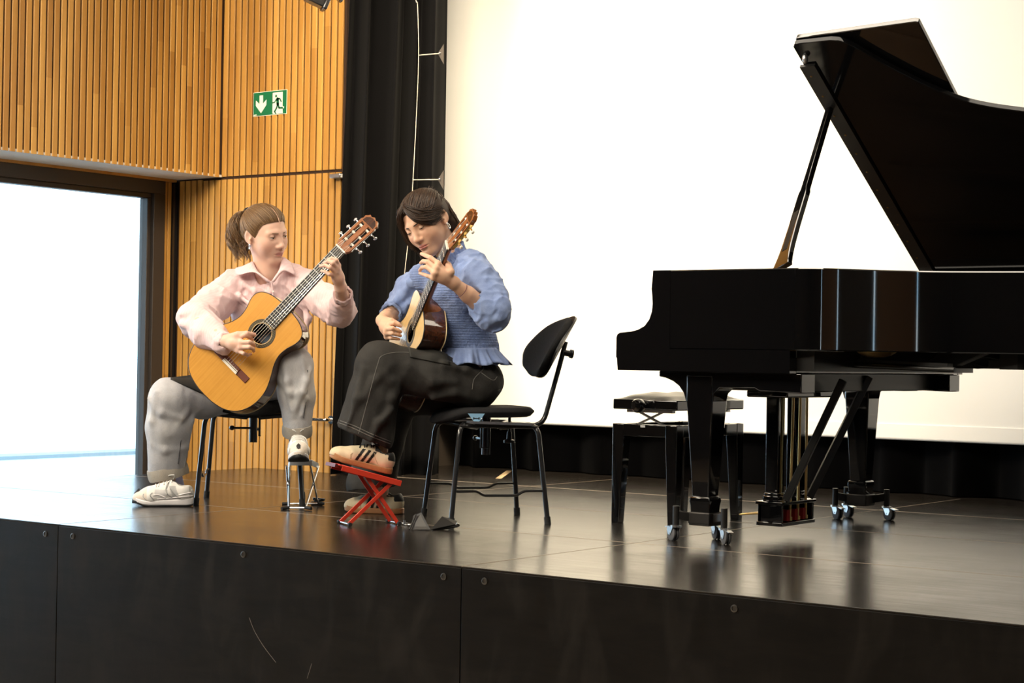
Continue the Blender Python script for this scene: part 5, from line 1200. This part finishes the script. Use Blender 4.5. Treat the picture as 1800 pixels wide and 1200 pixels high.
# socks and shoes
for nm, a, b, r in (('sock', D(303, 822, 7.92), D(312, 866, 7.93), .036), ('sock', D(523, 745, 7.70), D(524, 792, 7.68), .038)):
    f = limb([a, b], [r, r*.98], .004, .01); f.warp(lambda X, Y, Z: .0012*hsh(X, Y, Z, 160, 2)); V, F = f.mesh(1); npmesh(nm, V, F, SOCKA, pA)
SHOEC = mat('shoe_upper', rough=.55, spec=.3, build=lambda t: (t.col(t.attr()), t.bump(t.noise(t.coord('Object'), 260, 2), .25, .001)))
WSOLE = mat('white_foam_sole', (.80, .77, .78), .6); BSOLE = mat('black_outsole', (.015, .015, .016), .6); GREYT = mat('silver_grey_trim', (.42, .42, .42), .4, .2); LACE = mat('grey_white_lace', (.66, .65, .62), .7)
def runner(M, nm, M2=None):
    f = Field((-.03, -.07, -.01), (.30, .07, .17), .0028, .02)
    f.ell((.042, 0, .052), (.044, .035, .044), 0); f.chain([np.array(q) for q in ((.05, 0, .062), (.12, 0, .060), (.185, .002, .042), (.232, -.001, .034))], [.037, .036, .042, .031], .02)
    f.cone((.05, 0, .070), (.085, 0, .084), .034, .029, .02); f.cone((.095, 0, .092), (.155, 0, .070), .021, .020, .02)
    f.cone((.045, 0, .14), (.05, 0, .066), .036, .027, .006, 's'); f.cone((.02, 0, .142), (.07, 0, .148), .05, .045, .006, 's'); f.cut((0, 0, .022), (0, 0, -1))
    V, F = f.mesh(1); x, y, z = V.T; C = np.ones((len(V), 4)); C[:, :3] = (.80, .78, .75)
    def pn(mk, c): C[mk, :3] = c
    pn((x > .20) & (z > .03), (.70, .63, .55)); pn((np.abs(x-.06-z*.35) < .014) & (z < .09), (.50, .50, .50)); pn(x < .012+z*.1, (.50, .49, .46)); pn((x > .11) & (x < .165) & (z > .045) & (z < .075) & (np.abs(y) > .02), (.62, .61, .61)); pn((np.abs(y) < .010) & (z > .06) & (x > .10), (.60, .58, .55)); pn((x < .10) & (z > .102), (.80, .78, .77))
    o = npmesh('shoe', V, F, SHOEC, pA, C, local=True); o.matrix_parent_inverse = pA.matrix_basis.inverted() @ M
    m = MB(); m.loft(sole_rings(.262, SOLEP, lambda x: .006, lambda x: .036-.012*min(1, x/.2), .022)); m.build('midsole', WSOLE, o, bevel=.003, smooth=50)
    m = MB(); m.loft(sole_rings(.262, [(x, a*1.01, b*1.01) for x, a, b in SOLEP], lambda x: .0, lambda x: .008, .022)); m.build('outsole', BSOLE, o, smooth=50)
    m = MB(); T = []
    for j, (xx, k) in enumerate(((.222, .0335), (.236, .029), (.250, .0205), (.258, .012))): T.append([(xx+.004*math.cos(a), math.sin(a)*k, .018+.012*j/3+.022*(1-j/3.)*0+max(0, math.cos(a))*.02) for a in np.linspace(-1.57, 1.57, 9)])
    P = []
    for j in range(9):
        v = j/8*2-1; P.append([(.262-.030*v*v+.0015, v*.033, .013), (.263-.030*v*v, v*.033, .024), (.254-.030*v*v, v*.030, .024+.034*(1-abs(v)**1.5)), (.234-.022*v*v, v*.022, .026+.050*(1-abs(v)**1.5))])
    m.grid(P); m.build('toe_guard', BSOLE, o, solid=.004, smooth=180)
    bv = bvh(V, F); shoe_laces(bv, o, LACE, (.098, .115, .132, .149, .165), .026, .0026)
    shoe_lines(bv, o, 'overlay', GREYT, [[(.055, .036), (.085, .060), (.100, .080)], [(.085, .036), (.112, .056), (.122, .075)], [(.168, .030), (.185, .050), (.176, .062)], [(.20, .030), (.214, .044), (.214, .056)]], .0024)
    shoe_lines(bv, o, 'overlay', WSOLE, [[(.004, .048), (.045, .044), (.10, .038), (.155, .034)], [(.120, .040), (.150, .052), (.172, .050)], [(.012, .062), (.035, .058), (.062, .052)]], .0028)
    for s in (-1, 1):
        m = MB(); m.tube(spline([(.094, 0, .118), (.108, s*.016, .134), (.084, s*.032, .138), (.086, s*.012, .122), (.094, 0, .118)], 6), .0024, 6); m.build('lace_bow', LACE, o)
    m = MB(); m.tube(spline([(.094, .0, .118), (.112, .030, .102), (.120, .040, .075), (.114, .043, .055)], 6), .0024, 6); m.build('lace', LACE, o)
    return o
h0, t0 = floor_at(340, 889.5), floor_at(237, 889)
runner(shoe_frame(h0, t0, np.array([0, 0, 1.0])), 'shoe')
th, tt = at(526, 818, 7.72), at(525, 826, 7.46)
tt = at(525, 811, 7.455); th = at(523, 812, 7.72)
runner(shoe_frame(th, tt, UPV), 'shoe')
# dark cloth under the guitar on the right thigh
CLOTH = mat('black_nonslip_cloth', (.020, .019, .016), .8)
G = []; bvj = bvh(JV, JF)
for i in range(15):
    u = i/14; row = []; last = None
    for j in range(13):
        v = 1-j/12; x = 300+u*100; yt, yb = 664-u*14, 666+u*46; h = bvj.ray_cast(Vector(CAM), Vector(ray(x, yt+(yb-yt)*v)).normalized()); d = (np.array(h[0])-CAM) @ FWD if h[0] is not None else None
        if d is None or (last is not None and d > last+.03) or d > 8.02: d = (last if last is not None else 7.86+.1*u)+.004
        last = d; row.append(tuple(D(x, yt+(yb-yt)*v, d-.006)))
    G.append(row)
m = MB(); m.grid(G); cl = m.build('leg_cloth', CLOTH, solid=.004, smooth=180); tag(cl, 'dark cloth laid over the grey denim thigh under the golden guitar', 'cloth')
# ================================================================== PERSON IN THE BLUE BLOUSE
SKB = (.72, .44, .30)
def _blue(t):
    v = t.coord('Object'); n = t.noise(v, 18, 4); th = t.noise(t.coord('Object', (420, 420, 420)), 1, 2)
    c = t.ramp(n, (.3, (.165, .235, .46)), (.55, (.215, .295, .53)), (.75, (.275, .36, .60))); t.col(t.mix(t.ramp(th, (.35, 0), (.7, .30)), c, (.36, .43, .62))); t.bump(t.mix(.4, n, t.noise(v, 50, 4, .6, .8)), .35, .007)
BLUE = mat('blue_chambray', rough=.85, spec=.15, sheen=.15, build=_blue)
def _smock(t):
    v = t.coord('Object'); n = t.noise(v, 18, 4); c = t.ramp(n, (.3, (.165, .235, .46)), (.7, (.235, .315, .55)))
    rows = t.wave(t.coord('Object', (.05, .05, 1)), 30, 5, 'Z', 3); g = t.noise(t.coord('Object', (170, 170, 60)), 1.0, 3, .6, .6)
    t.col(t.mix(t.ramp(g, (.35, 0), (.65, .30)), c, (.085, .135, .31))); t.bump(t.mix(.82, rows, g), .9, .009)
SMOCK = mat('blue_smocked_cloth', rough=.85, spec=.15, sheen=.15, build=_smock)
JEANB = mat('black_denim', rough=.8, spec=.2, build=_jean((.018, .0170, .016), (.030, .0285, .0265), (.046, .044, .041)))
SEAMB = mat('grey_stitching', (.13, .125, .115), .8)
pB = thing('person', 'person in blue ruffled blouse and black jeans playing guitar on the middle chair', 'person', Matrix.Translation(floor_at(760, 900)))
HB = face_frame(D(750, 391, 7.37), -33, 26, 18, 1.09)
nbB, chB = D(800, 460, 7.45), D(806, 500, 7.46)
parts = []
parts.append(head(HB, nbB, chB, SKB, (.56, .20, .17), lids=(-.0030, -.0046), smile=-.001, nw=.047))
W1 = D(672, 563, 7.47); K1 = px([(684, 570, 7.385), (681, 578, 7.375), (680, 585, 7.38), (680, 592, 7.395)])
F1 = px([(692, 568, 7.365), (700, 571, 7.37), (704, 573, 7.375)]), px([(690, 577, 7.35), (699, 580, 7.36), (704, 583, 7.37)]), px([(690, 586, 7.355), (699, 588, 7.365), (704, 590, 7.375)]), px([(688, 594, 7.37), (696, 595, 7.375), (701, 596, 7.38)])
F1 = [list(q) for q in F1]
T1 = px([(676, 563, 7.43), (688, 564, 7.40), (700, 569, 7.395)])
f = hand_field(W1, K1, F1, T1, (D(690, 548, 7.66), .036), 1.0); V, F = f.mesh(1); parts.append((V, F, skinC(V, SKB, [q[-1] for q in F1])))
W2 = D(797, 497, 7.13); K2 = px([(770, 463, 7.10), (766, 472, 7.075), (764, 480, 7.07), (762, 488, 7.08)])
F2 = [px([(757, 453, 7.11), (748, 449, 7.15), (741, 446, 7.20)]), px([(752, 460, 7.09), (744, 459, 7.13), (740, 462, 7.18)]), px([(750, 469, 7.09), (742, 470, 7.13), (738, 475, 7.18)]), px([(752, 485, 7.09), (744, 482, 7.13), (738, 480, 7.18)])]
T2 = px([(792, 478, 7.10), (788, 466, 7.14), (779, 456, 7.20)])
f = hand_field(W2, K2, F2, T2, (D(868, 554, 7.24), .042), 1.02); V, F = f.mesh(1); parts.append((V, F, skinC(V, SKB, [q[-1] for q in F2])))
corn = px([(560, 920, 7.1), (920, 320, 7.8), (560, 320, 7.1), (920, 920, 7.8), (740, 600, 8.0), (740, 600, 7.0)])
f = Field(np.min(corn, 0)-.05, np.max(corn, 0)+.05, .011, .04)
f.ell(D(815, 545, 7.46), (.10, .11, .17), .03, R=CM); f.ell(D(832, 650, 7.46), (.10, .12, .12), .05, R=CM)
f.chain(px([(838, 482, 7.33), (864, 548, 7.23), (800, 500, 7.14)]), [.050, .04, .026], .02); f.chain(px([(735, 495, 7.62), (703, 548, 7.70), (674, 562, 7.49)]), [.048, .036, .024], .02)
f.chain(px([(838, 668, 7.37), (668, 640, 7.33), (668, 796, 7.31)]), [.075, .05, .033], .02); f.chain(px([(838, 675, 7.53), (696, 688, 7.58), (668, 872, 7.64)]), [.075, .05, .033], .02)
V, F = f.mesh(1); parts.append((V, F, skinC(V, SKB)))
V, F, C = join(parts); bodyB = npmesh('body', V, F, SKIN, pB, C)
eyes(HB, bodyB, (.05, .80, -.60), (.05, .03, .02), (-.0030, -.0046), BROWB, BROWB, .0225, .004)
# blouse : smocked bodice
f = Field(np.min(px([(680, 660, 7.0), (920, 420, 7.9), (680, 420, 7.9), (920, 660, 7.0)]), 0)-.06, np.max(px([(680, 660, 7.0), (920, 420, 7.9), (680, 420, 7.9), (920, 660, 7.0)]), 0)+.06, .0052, .04)
TB = np.array([nrm(RGT*.80-FWD*.60), nrm(RGT*.60+FWD*.80), UPV])      # across the front / depth
f.ell(D(800, 515, 7.46), (.130, .125, .095), 0, R=CM); f.ell(D(812, 555, 7.45), (.118, .130, .12), .05, R=CM)
f.chain(px([(812, 560, 7.45), (826, 605, 7.45), (830, 628, 7.45)]), [.112, .104, .110], .05)
f.cone(D(745, 490, 7.59), D(836, 482, 7.36), .062, .064, .05)
f.cone(D(799, 457, 7.44), D(803, 490, 7.46), .056, .075, .05)
nc = toW(HB, (0, -.012, -.05)); f.cone(nc, nbB, .056, .056, .008, 's')
f.warp(lambda X, Y, Z: .0030*hsh(X, Y, Z, 70, 13)+.0016*hsh(X, Y, Z, 170, 4))
V, F = f.mesh(1); blouse = npmesh('blouse', V, F, SMOCK, pB)
def sleeve(nm, spec, ridges, seed, inner):
    P = np.array([D(*q[:3]) for q in spec]); f = Field(P.min(0)-.12, P.max(0)+.12, .005, .03)
    f.chain([D(*q[:3]) for q in spec], [q[3] for q in spec], .03)
    for r in ridges: ridge(f, r, .010, .020)
    if inner: f.cone(D(*inner[0]), D(*inner[1]), inner[2], inner[3], .008, 's')
    f.warp(lambda X, Y, Z: .0040*hsh(X, Y, Z, 60, seed)+.0028*hsh(X, Y, Z, 130, seed+1)-.009*crease(X, Y, Z, 36, seed+2)-.005*crease(X, Y, Z, 66, seed+3)+.003); V, F = f.mesh(1); return npmesh(nm, V, F, BLUE, blouse, local=True)
sleeve('sleeve', [(828, 470, 7.37, .070), (842, 500, 7.30, .083), (858, 530, 7.24, .080), (866, 552, 7.195, .068), (851, 538, 7.18, .055)],
       [[(805, 450, 7.36), (830, 470, 7.29), (850, 500, 7.22)], [(815, 490, 7.27), (845, 510, 7.215), (870, 530, 7.19)], [(860, 500, 7.21), (878, 530, 7.17), (872, 560, 7.15)], [(842, 520, 7.19), (862, 545, 7.135), (858, 568, 7.14)], [(825, 460, 7.31), (856, 480, 7.24), (874, 520, 7.20)], [(850, 565, 7.15), (872, 560, 7.13), (882, 545, 7.15)]], 21, ((826, 519, 7.175), (845, 533, 7.19), .043, .039))
sleeve('sleeve', [(745, 488, 7.60, .060), (724, 512, 7.66, .068), (706, 538, 7.68, .056), (692, 546, 7.62, .044)],
       [[(735, 485, 7.54), (715, 510, 7.59), (700, 540, 7.61)], [(745, 510, 7.55), (725, 530, 7.59), (705, 550, 7.60)], [(722, 490, 7.60), (705, 515, 7.62), (690, 540, 7.58)]], 31, ((680, 556, 7.54), (692, 547, 7.60), .040, .036))
cuffband('sleeve_cuff', D(845, 532, 7.185), D(858, 546, 7.21)-D(830, 522, 7.17), .041, .016, BLUE, blouse, .007, wave=.06)
cuffband('sleeve_cuff', D(687, 551, 7.58), D(692, 547, 7.63)-D(676, 560, 7.51), .039, .016, BLUE, blouse, .007, wave=.06)
# ruffles : neck and waist
def ruffle(nm, c, ax, a, b, r0, r1, drop, waves, amp, seed, n=220, rows=7, flop=0):
    rc = random.Random(seed); G = []; ph = rc.uniform(0, 6)
    for j in range(rows+1):
        v = j/rows; row = []
        for i in range(n+1):
            t = 2*math.pi*i/n; w = amp*v*(math.sin(waves*t+1.1*math.sin(3*t+ph))+.4*math.sin(waves*2.3*t+ph)); rr = 1+(r1-1)*v**1.2
            p = c+(a*math.cos(t)*r0[0]+b*math.sin(t)*r0[1])*(rr)+(a*math.cos(t)+b*math.sin(t))*w+ax*(drop*v+.006*v*math.sin(waves*t*.5+ph)); row.append(tuple(p))
        G.append(row)
    m = MB(); m.grid(G); return m.build(nm, BLUE, blouse, solid=.0022, smooth=180)
ruffle('peplum', D(827, 611, 7.44), -UPV+RGT*.12, RGT, FWD, (.110, .122), 1.38, .066, 15, .012, 3)
ruffle('waistband', D(827, 605, 7.45), -UPV+RGT*.12, RGT, FWD, (.106, .115), 1.02, .022, 44, .0022, 5)
up_ = nrm(nc-nbB); a_ = nrm(np.cross(up_, FWD)); b_ = np.cross(up_, a_)
up_ = nrm(UPV*.80-RGT*.50-FWD*.25); a_ = nrm(np.cross(up_, FWD)); b_ = np.cross(up_, a_)
ruffle('neck_ruffle', D(796, 450, 7.43), up_, a_, b_, (.062, .062), 1.06, .030, 24, .0045, 9)
ruffle('neckband', D(798, 455, 7.435), up_, a_, b_, (.065, .065), .97, .018, 40, .0018, 10)
cuffband('bracelet', D(811, 511, 7.15), D(850, 540, 7.21)-D(797, 497, 7.13), .0305, .0018, mat('dark_red_cord', (.16, .05, .07), .6), pB, .0014).matrix_parent_inverse = pB.matrix_basis.inverted()
# hair
ZHB = [(-.12, -.080), (-.06, -.075), (-.03, -.050), (-.014, .015), (.012, .016), (.03, .034), (.055, .056), (.075, .070), (.09, .073)]
rg = np.random.RandomState(5)
def capx(f):
    f.chain([np.array(q) for q in ((.0, -.090, .060), (0, -.112, .010), (0, -.092, -.060))], [.024, .030, .032], .03); f.ell((0, -.085, .085), (.028, .022, .018), .02)
    f.chain([np.array(q) for q in ((-.052, -.062, .02), (-.056, -.066, -.05), (-.046, -.062, -.105))], [.018, .016, .010], .02); f.chain([np.array(q) for q in ((.058, -.045, .02), (.062, -.040, -.05), (.058, -.030, -.120))], [.022, .022, .014], .02)
V, F = hcap(HB, ZHB, .007, capx); hm = MB(); hm.add([tuple(p) for p in toW(HB, V)], [tuple(q) for q in F]); paths = []
PB = np.array([.012, .060, .082])                   # parting
def lock(ctrl, n, sp, r0=.0013, r1=.0022, jit=.004, k=14):
    for i in range(n):
        o = rg.normal(size=3)*np.array(sp); P = [np.array(q)+o*(.35+.65*j/(len(ctrl)-1))+rg.normal(size=3)*jit*.3 for j, q in enumerate(ctrl)]; paths.append((spline(P, 4), rg.uniform(r0, r1)))
# bangs sweeping to her left (towards the ear) and to her right (down the cheek)
lock([(.006, .058, .098), (-.012, .084, .078), (-.036, .092, .046), (-.058, .074, .022), (-.072, .040, .010), (-.079, .005, .012)], 240, (.006, .005, .010), .0007, .0013)
lock([(.008, .050, .102), (-.018, .070, .088), (-.050, .066, .056), (-.068, .044, .034), (-.078, .012, .026), (-.082, -.03, .02)], 150, (.006, .006, .010), .0007, .0013)
lock([(.010, .058, .098), (.030, .082, .078), (.052, .076, .046), (.066, .064, .010), (.072, .058, -.028), (.070, .056, -.058)], 260, (.006, .006, .006), .0007, .0013)
lock([(.014, .050, .102), (.040, .064, .086), (.066, .048, .050), (.078, .034, .005), (.080, .030, -.045), (.074, .030, -.085)], 200, (.006, .008, .007), .0007, .0013)
# over the crown into the small tie, back lengths
for i in range(760):
    s = rg.choice([-1, 1]); x = rg.uniform(0, .075); y = rg.uniform(-.05, .07); p0 = onskull((s*x, y, .028+.085*math.sqrt(max(.02, 1-(x/.0765)**2-((y+.014)/.0965)**2 if (x/.0765)**2+((y+.014)/.0965)**2 < 1 else .02))), .009); T = np.array([0, -.092, .072]); P = []
    for t in np.linspace(0, 1, 9): q = p0*(1-t)+T*t; P.append(onskull(q, .010+.003*math.sin(t*3.1)+rg.uniform(0, .002)))
    paths.append((P, rg.uniform(.0007, .0013)))
for i in range(620):
    a = rg.uniform(-2.3, 2.3); d = np.array([-math.sin(a)*.078, -.014-math.cos(a)*.097, 0]); z1 = -.115+rg.uniform(-.02, .02); P = []
    for t in np.linspace(0, 1, 10):
        z = .07+(z1-.07)*t; k = 1.06+.10*math.sin(t*2.2)-.18*max(0, t-.75); P.append(np.array([d[0]*k*math.sqrt(max(.15, 1-max(0, z-.03)**2/.0855**2)), -.014+(d[1]+.014)*k*math.sqrt(max(.15, 1-max(0, z-.03)**2/.0855**2)), z])+rg.normal(size=3)*.001)
    if (a > 1.12) or (a < -1.75): continue
    paths.append((P, rg.uniform(.0007, .0013)))
lock([(.070, .0, -.02), (.078, .015, -.07), (.078, .022, -.120), (.070, .028, -.170)], 110, (.008, .010, .008), .0008, .0014)
for i in range(24):
    a = rg.uniform(0, 6.28); P = [np.array([.0, -.094, .074]), np.array([math.cos(a)*.012, -.104, .088+math.sin(a)*.012]), np.array([math.cos(a)*.026, -.112, .088+math.sin(a)*.022])]; paths.append((spline(P, 4), .0014))
strands(hm, HB, paths); hm.build('hair', HAIRB, pB, local=False, smooth=180, fix=False)
for s in (-1, 1):
    m = MB(); m.tube([toW(HB, np.array([s*.081, -.005+.008*math.sin(t)*.6, -.046+.011*math.cos(t)])) for t in np.linspace(0, 5.6, 14)], .0034, 8); m.build('earring', SILVER, pB, local=False)
# jeans
f = Field(np.min(corn, 0)-.06, np.max(corn, 0)+.06, .0058, .04)
f.ell(D(836, 662, 7.47), (.105, .14, .09), 0, R=CM); f.ell(D(850, 676, 7.45), (.075, .15, .065), .05, R=CM)
f.chain(px([(836, 680, 7.36), (760, 659, 7.335), (668, 643, 7.31)]), [.090, .090, .098], .04)
f.chain(px([(668, 643, 7.31), (658, 690, 7.31), (641, 762, 7.31)]), [.096, .100, .122], .03)
f.chain(px([(832, 682, 7.53), (765, 692, 7.56), (702, 696, 7.58)]), [.092, .086, .080], .03)
f.chain(px([(700, 700, 7.58), (674, 780, 7.61), (652, 850, 7.64)]), [.080, .085, .105], .02)
for r in ([(700, 690, 7.24), (690, 670, 7.23), (664, 650, 7.22)], [(705, 660, 7.24), (690, 700, 7.23), (676, 740, 7.22)], [(640, 650, 7.23), (628, 700, 7.21), (612, 745, 7.20)], [(690, 640, 7.23), (660, 668, 7.215), (640, 700, 7.21)], [(760, 700, 7.27), (800, 690, 7.27), (845, 700, 7.30)], [(780, 640, 7.25), (820, 650, 7.27), (860, 670, 7.30)], [(690, 720, 7.22), (668, 742, 7.20), (650, 780, 7.19)], [(720, 640, 7.24), (760, 670, 7.24), (800, 672, 7.26)]): ridge(f, r, .010, .026)
hemN = (D(592, 745, 7.31), D(688, 787, 7.31)); hv = nrm(hemN[1]-hemN[0]); hn = nrm(np.cross(FWD, hv)); hn = hn if hn @ UPV < 0 else -hn
lo_, hi_ = D(640, 790, 7.31)-.20, D(640, 790, 7.31)+.20
def hemcut(p, n, c, r):
    f.op(c-r, c+r, lambda X, Y, Z: np.maximum(-((X-p[0])*n[0]+(Y-p[1])*n[1]+(Z-p[2])*n[2]), np.sqrt((X-c[0])**2+(Y-c[1])**2+(Z-c[2])**2)-r), 0, 's')
hemcut(D(640, 767, 7.31), hn, D(632, 795, 7.30), .15)
f.cone(D(652, 742, 7.31), D(634, 795, 7.31), .080, .115, .004, 's')
hf = nrm(-UPV+RGT*.18); hemcut(D(651, 856, 7.64), hf, D(651, 885, 7.64), .13); f.cone(D(655, 835, 7.64), D(650, 890, 7.64), .085, .10, .004, 's')
f.warp(lambda X, Y, Z: .0036*hsh(X, Y, Z*.35, 48, 15)+.0015*hsh(X, Y, Z*.4, 105, 16)-.0025*crease(X, Y, Z*.5, 28, 61))
V, F = f.mesh(1); jeansB = npmesh('jeans', V, F, JEANB, pB)
def proj_seam(pts, r, par, mt, dr=.001):
    m = MB(); m.tube(spline(px(pts), 6), r, 6); m.build('stitching', mt, par)
def surf_line(obj_VF, pix, r, par, mt, nm='stitching'):
    bv = BVHTree.FromPolygons([tuple(v) for v in obj_VF[0]], [tuple(q) for q in obj_VF[1]]); P = []
    for x, y in spline(pix, 8):
        h = bv.ray_cast(Vector(CAM), Vector(ray(x, y)).normalized())
        if h[0] is not None and (not P or np.linalg.norm(np.array(h[0])-P[-1]) < .08): P.append(np.array(h[0]))
    if len(P) > 2: m = MB(); m.tube(P, r, 6); m.build(nm, mt, par)
for pix in ([(800, 638), (740, 622), (700, 619), (672, 625), (664, 640), (650, 690), (634, 750), (630, 762)], [(594, 742), (620, 752), (650, 766), (686, 780)], [(595, 738), (622, 748), (652, 762), (687, 776)], [(830, 684), (834, 665), (850, 648), (846, 640)], [(846, 655), (866, 668), (874, 662)]): surf_line((V, F), pix, .0016, jeansB, SEAMB)
# ankles are skin; shoes with stripes
CREAM = mat('cream_leather_shoe', rough=.5, spec=.35, build=lambda t: (t.col(t.attr()), t.bump(t.noise(t.coord('Object'), 200, 2), .15, .001)))
def _gum(t): t.col(t.ramp(t.noise(t.coord('Object'), 60, 2), (.3, (.36, .165, .065)), (.7, (.42, .20, .085))))
GUM = mat('gum_sole', rough=.5, build=_gum)
SEAMC = mat('tan_seam', (.42, .33, .20), .7); BLACKL = mat('black_lace', (.013, .012, .012), .75)
def trainer(M):
    f = Field((-.03, -.07, -.01), (.30, .07, .15), .0025, .02)
    f.ell((.040, 0, .046), (.042, .033, .042), 0); f.chain([np.array(q) for q in ((.05, 0, .046), (.115, 0, .052), (.175, .002, .036), (.225, 0, .028), (.240, -.001, .027))], [.033, .033, .036, .030, .024], .02)
    f.cone((.04, 0, .068), (.075, 0, .075), .030, .028, .02); f.cone((.08, 0, .082), (.150, 0, .062), .018, .016, .02)
    f.cone((.050, 0, .125), (.050, 0, .066), .040, .026, .006, 's'); f.cone((.03, 0, .140), (.075, 0, .135), .05, .045, .006, 's'); f.cut((0, 0, .020), (0, 0, -1))
    V, F = f.mesh(1); x, y, z = V.T; C = np.ones((len(V), 4)); C[:, :3] = (.72, .62, .43)
    def pn(mk, c): C[mk, :3] = c
    sd = np.abs(y) > .016
    pn((x > .178+.25*np.maximum(0, z-.03)) & (z < .060), (.66, .54, .36)); pn((np.abs(x-.178-.0) < .0025) & (z < .05), (.45, .36, .22))
    for k in range(3): u = x-(.090+k*.0235)-(.068-z)*.42; pn((np.abs(u) < .0064) & sd & (z < .076) & (z > .02), (.010, .010, .010))
    pn((x < .030+.12*(z-.05)) & (z > .055), (.012, .012, .012)); pn((x < .09) & (z > .0735+.12*np.abs(x-.045)), (.02, .02, .02))
    o = npmesh('shoe', V, F, CREAM, pB, C, local=True); o.matrix_parent_inverse = pB.matrix_basis.inverted() @ M
    m = MB(); m.loft(sole_rings(.262, SOLEP, lambda x: .0, lambda x: .024+.004*max(0, (x-.2)/.06), .010)); m.build('gum_sole', GUM, o, bevel=.003, smooth=50)
    bv = bvh(V, F); shoe_laces(bv, o, BLACKL, (.086, .099, .112, .125, .138, .151), .023, .0028)
    shoe_lines(bv, o, 'seam', SEAMC, [[(.176, .024), (.182, .040), (.174, .050)], [(.066, .030), (.082, .050), (.090, .070)]], .0010)
    for s in (-1, 1): m = MB(); m.tube(spline([(.086, 0, .102), (.108, s*.016, .112), (.078, s*.030, .112), (.080, s*.010, .103), (.086, 0, .102)], 6), .0024, 6); m.build('lace_bow', BLACKL, o)
    m = MB(); m.grid([[(.074+.020*u, .016*v, .100+.014*(1-u)-.003*v*v) for v in (-1, -.5, 0, .5, 1)] for u in (0, .5, 1)]); m.build('tongue', BLACKL, o, solid=.004, smooth=180)
    return o
h0, t0 = at(688, 834, 7.27), at(576, 806, 7.24); trainer(shoe_frame(h0, t0, UPV))
h0, t0 = floor_at(709, 903.5), floor_at(603, 899.5); trainer(shoe_frame(h0, t0, np.array([0, 0, 1.0])))
# ribbed cloth on the raised thigh
G = []
bvj = BVHTree.FromPolygons([tuple(v) for v in V], [tuple(q) for q in F])
for i in range(25):
    u = i/24; row = []
    for j in range(15):
        v = j/14; x = 716+u*70+v*5; y = 604+u*18+v*(25-u*4)
        h = bvj.ray_cast(Vector(CAM), Vector(ray(x, y)).normalized()); p = np.array(h[0]) if h[0] is not None else None
        if p is not None and p @ FWD > 8.0: p = None
        row.append(p)
    last = None
    for j in range(14, -1, -1):
        if row[j] is None: row[j] = last+FWD*.02-UPV*.002 if last is not None else D(716+u*70, 612, 7.25)
        last = row[j]
    G.append([tuple(p-FWD*.003+UPV*.003+(-FWD*.0024*(1 if (j % 2) else -1))) for j, p in enumerate(row)])
m = MB(); m.grid(G); o = m.build('leg_cloth', CLOTH, solid=.003, smooth=180); tag(o, 'ribbed black cloth on the black jeans under the dark glossy guitar', 'cloth')
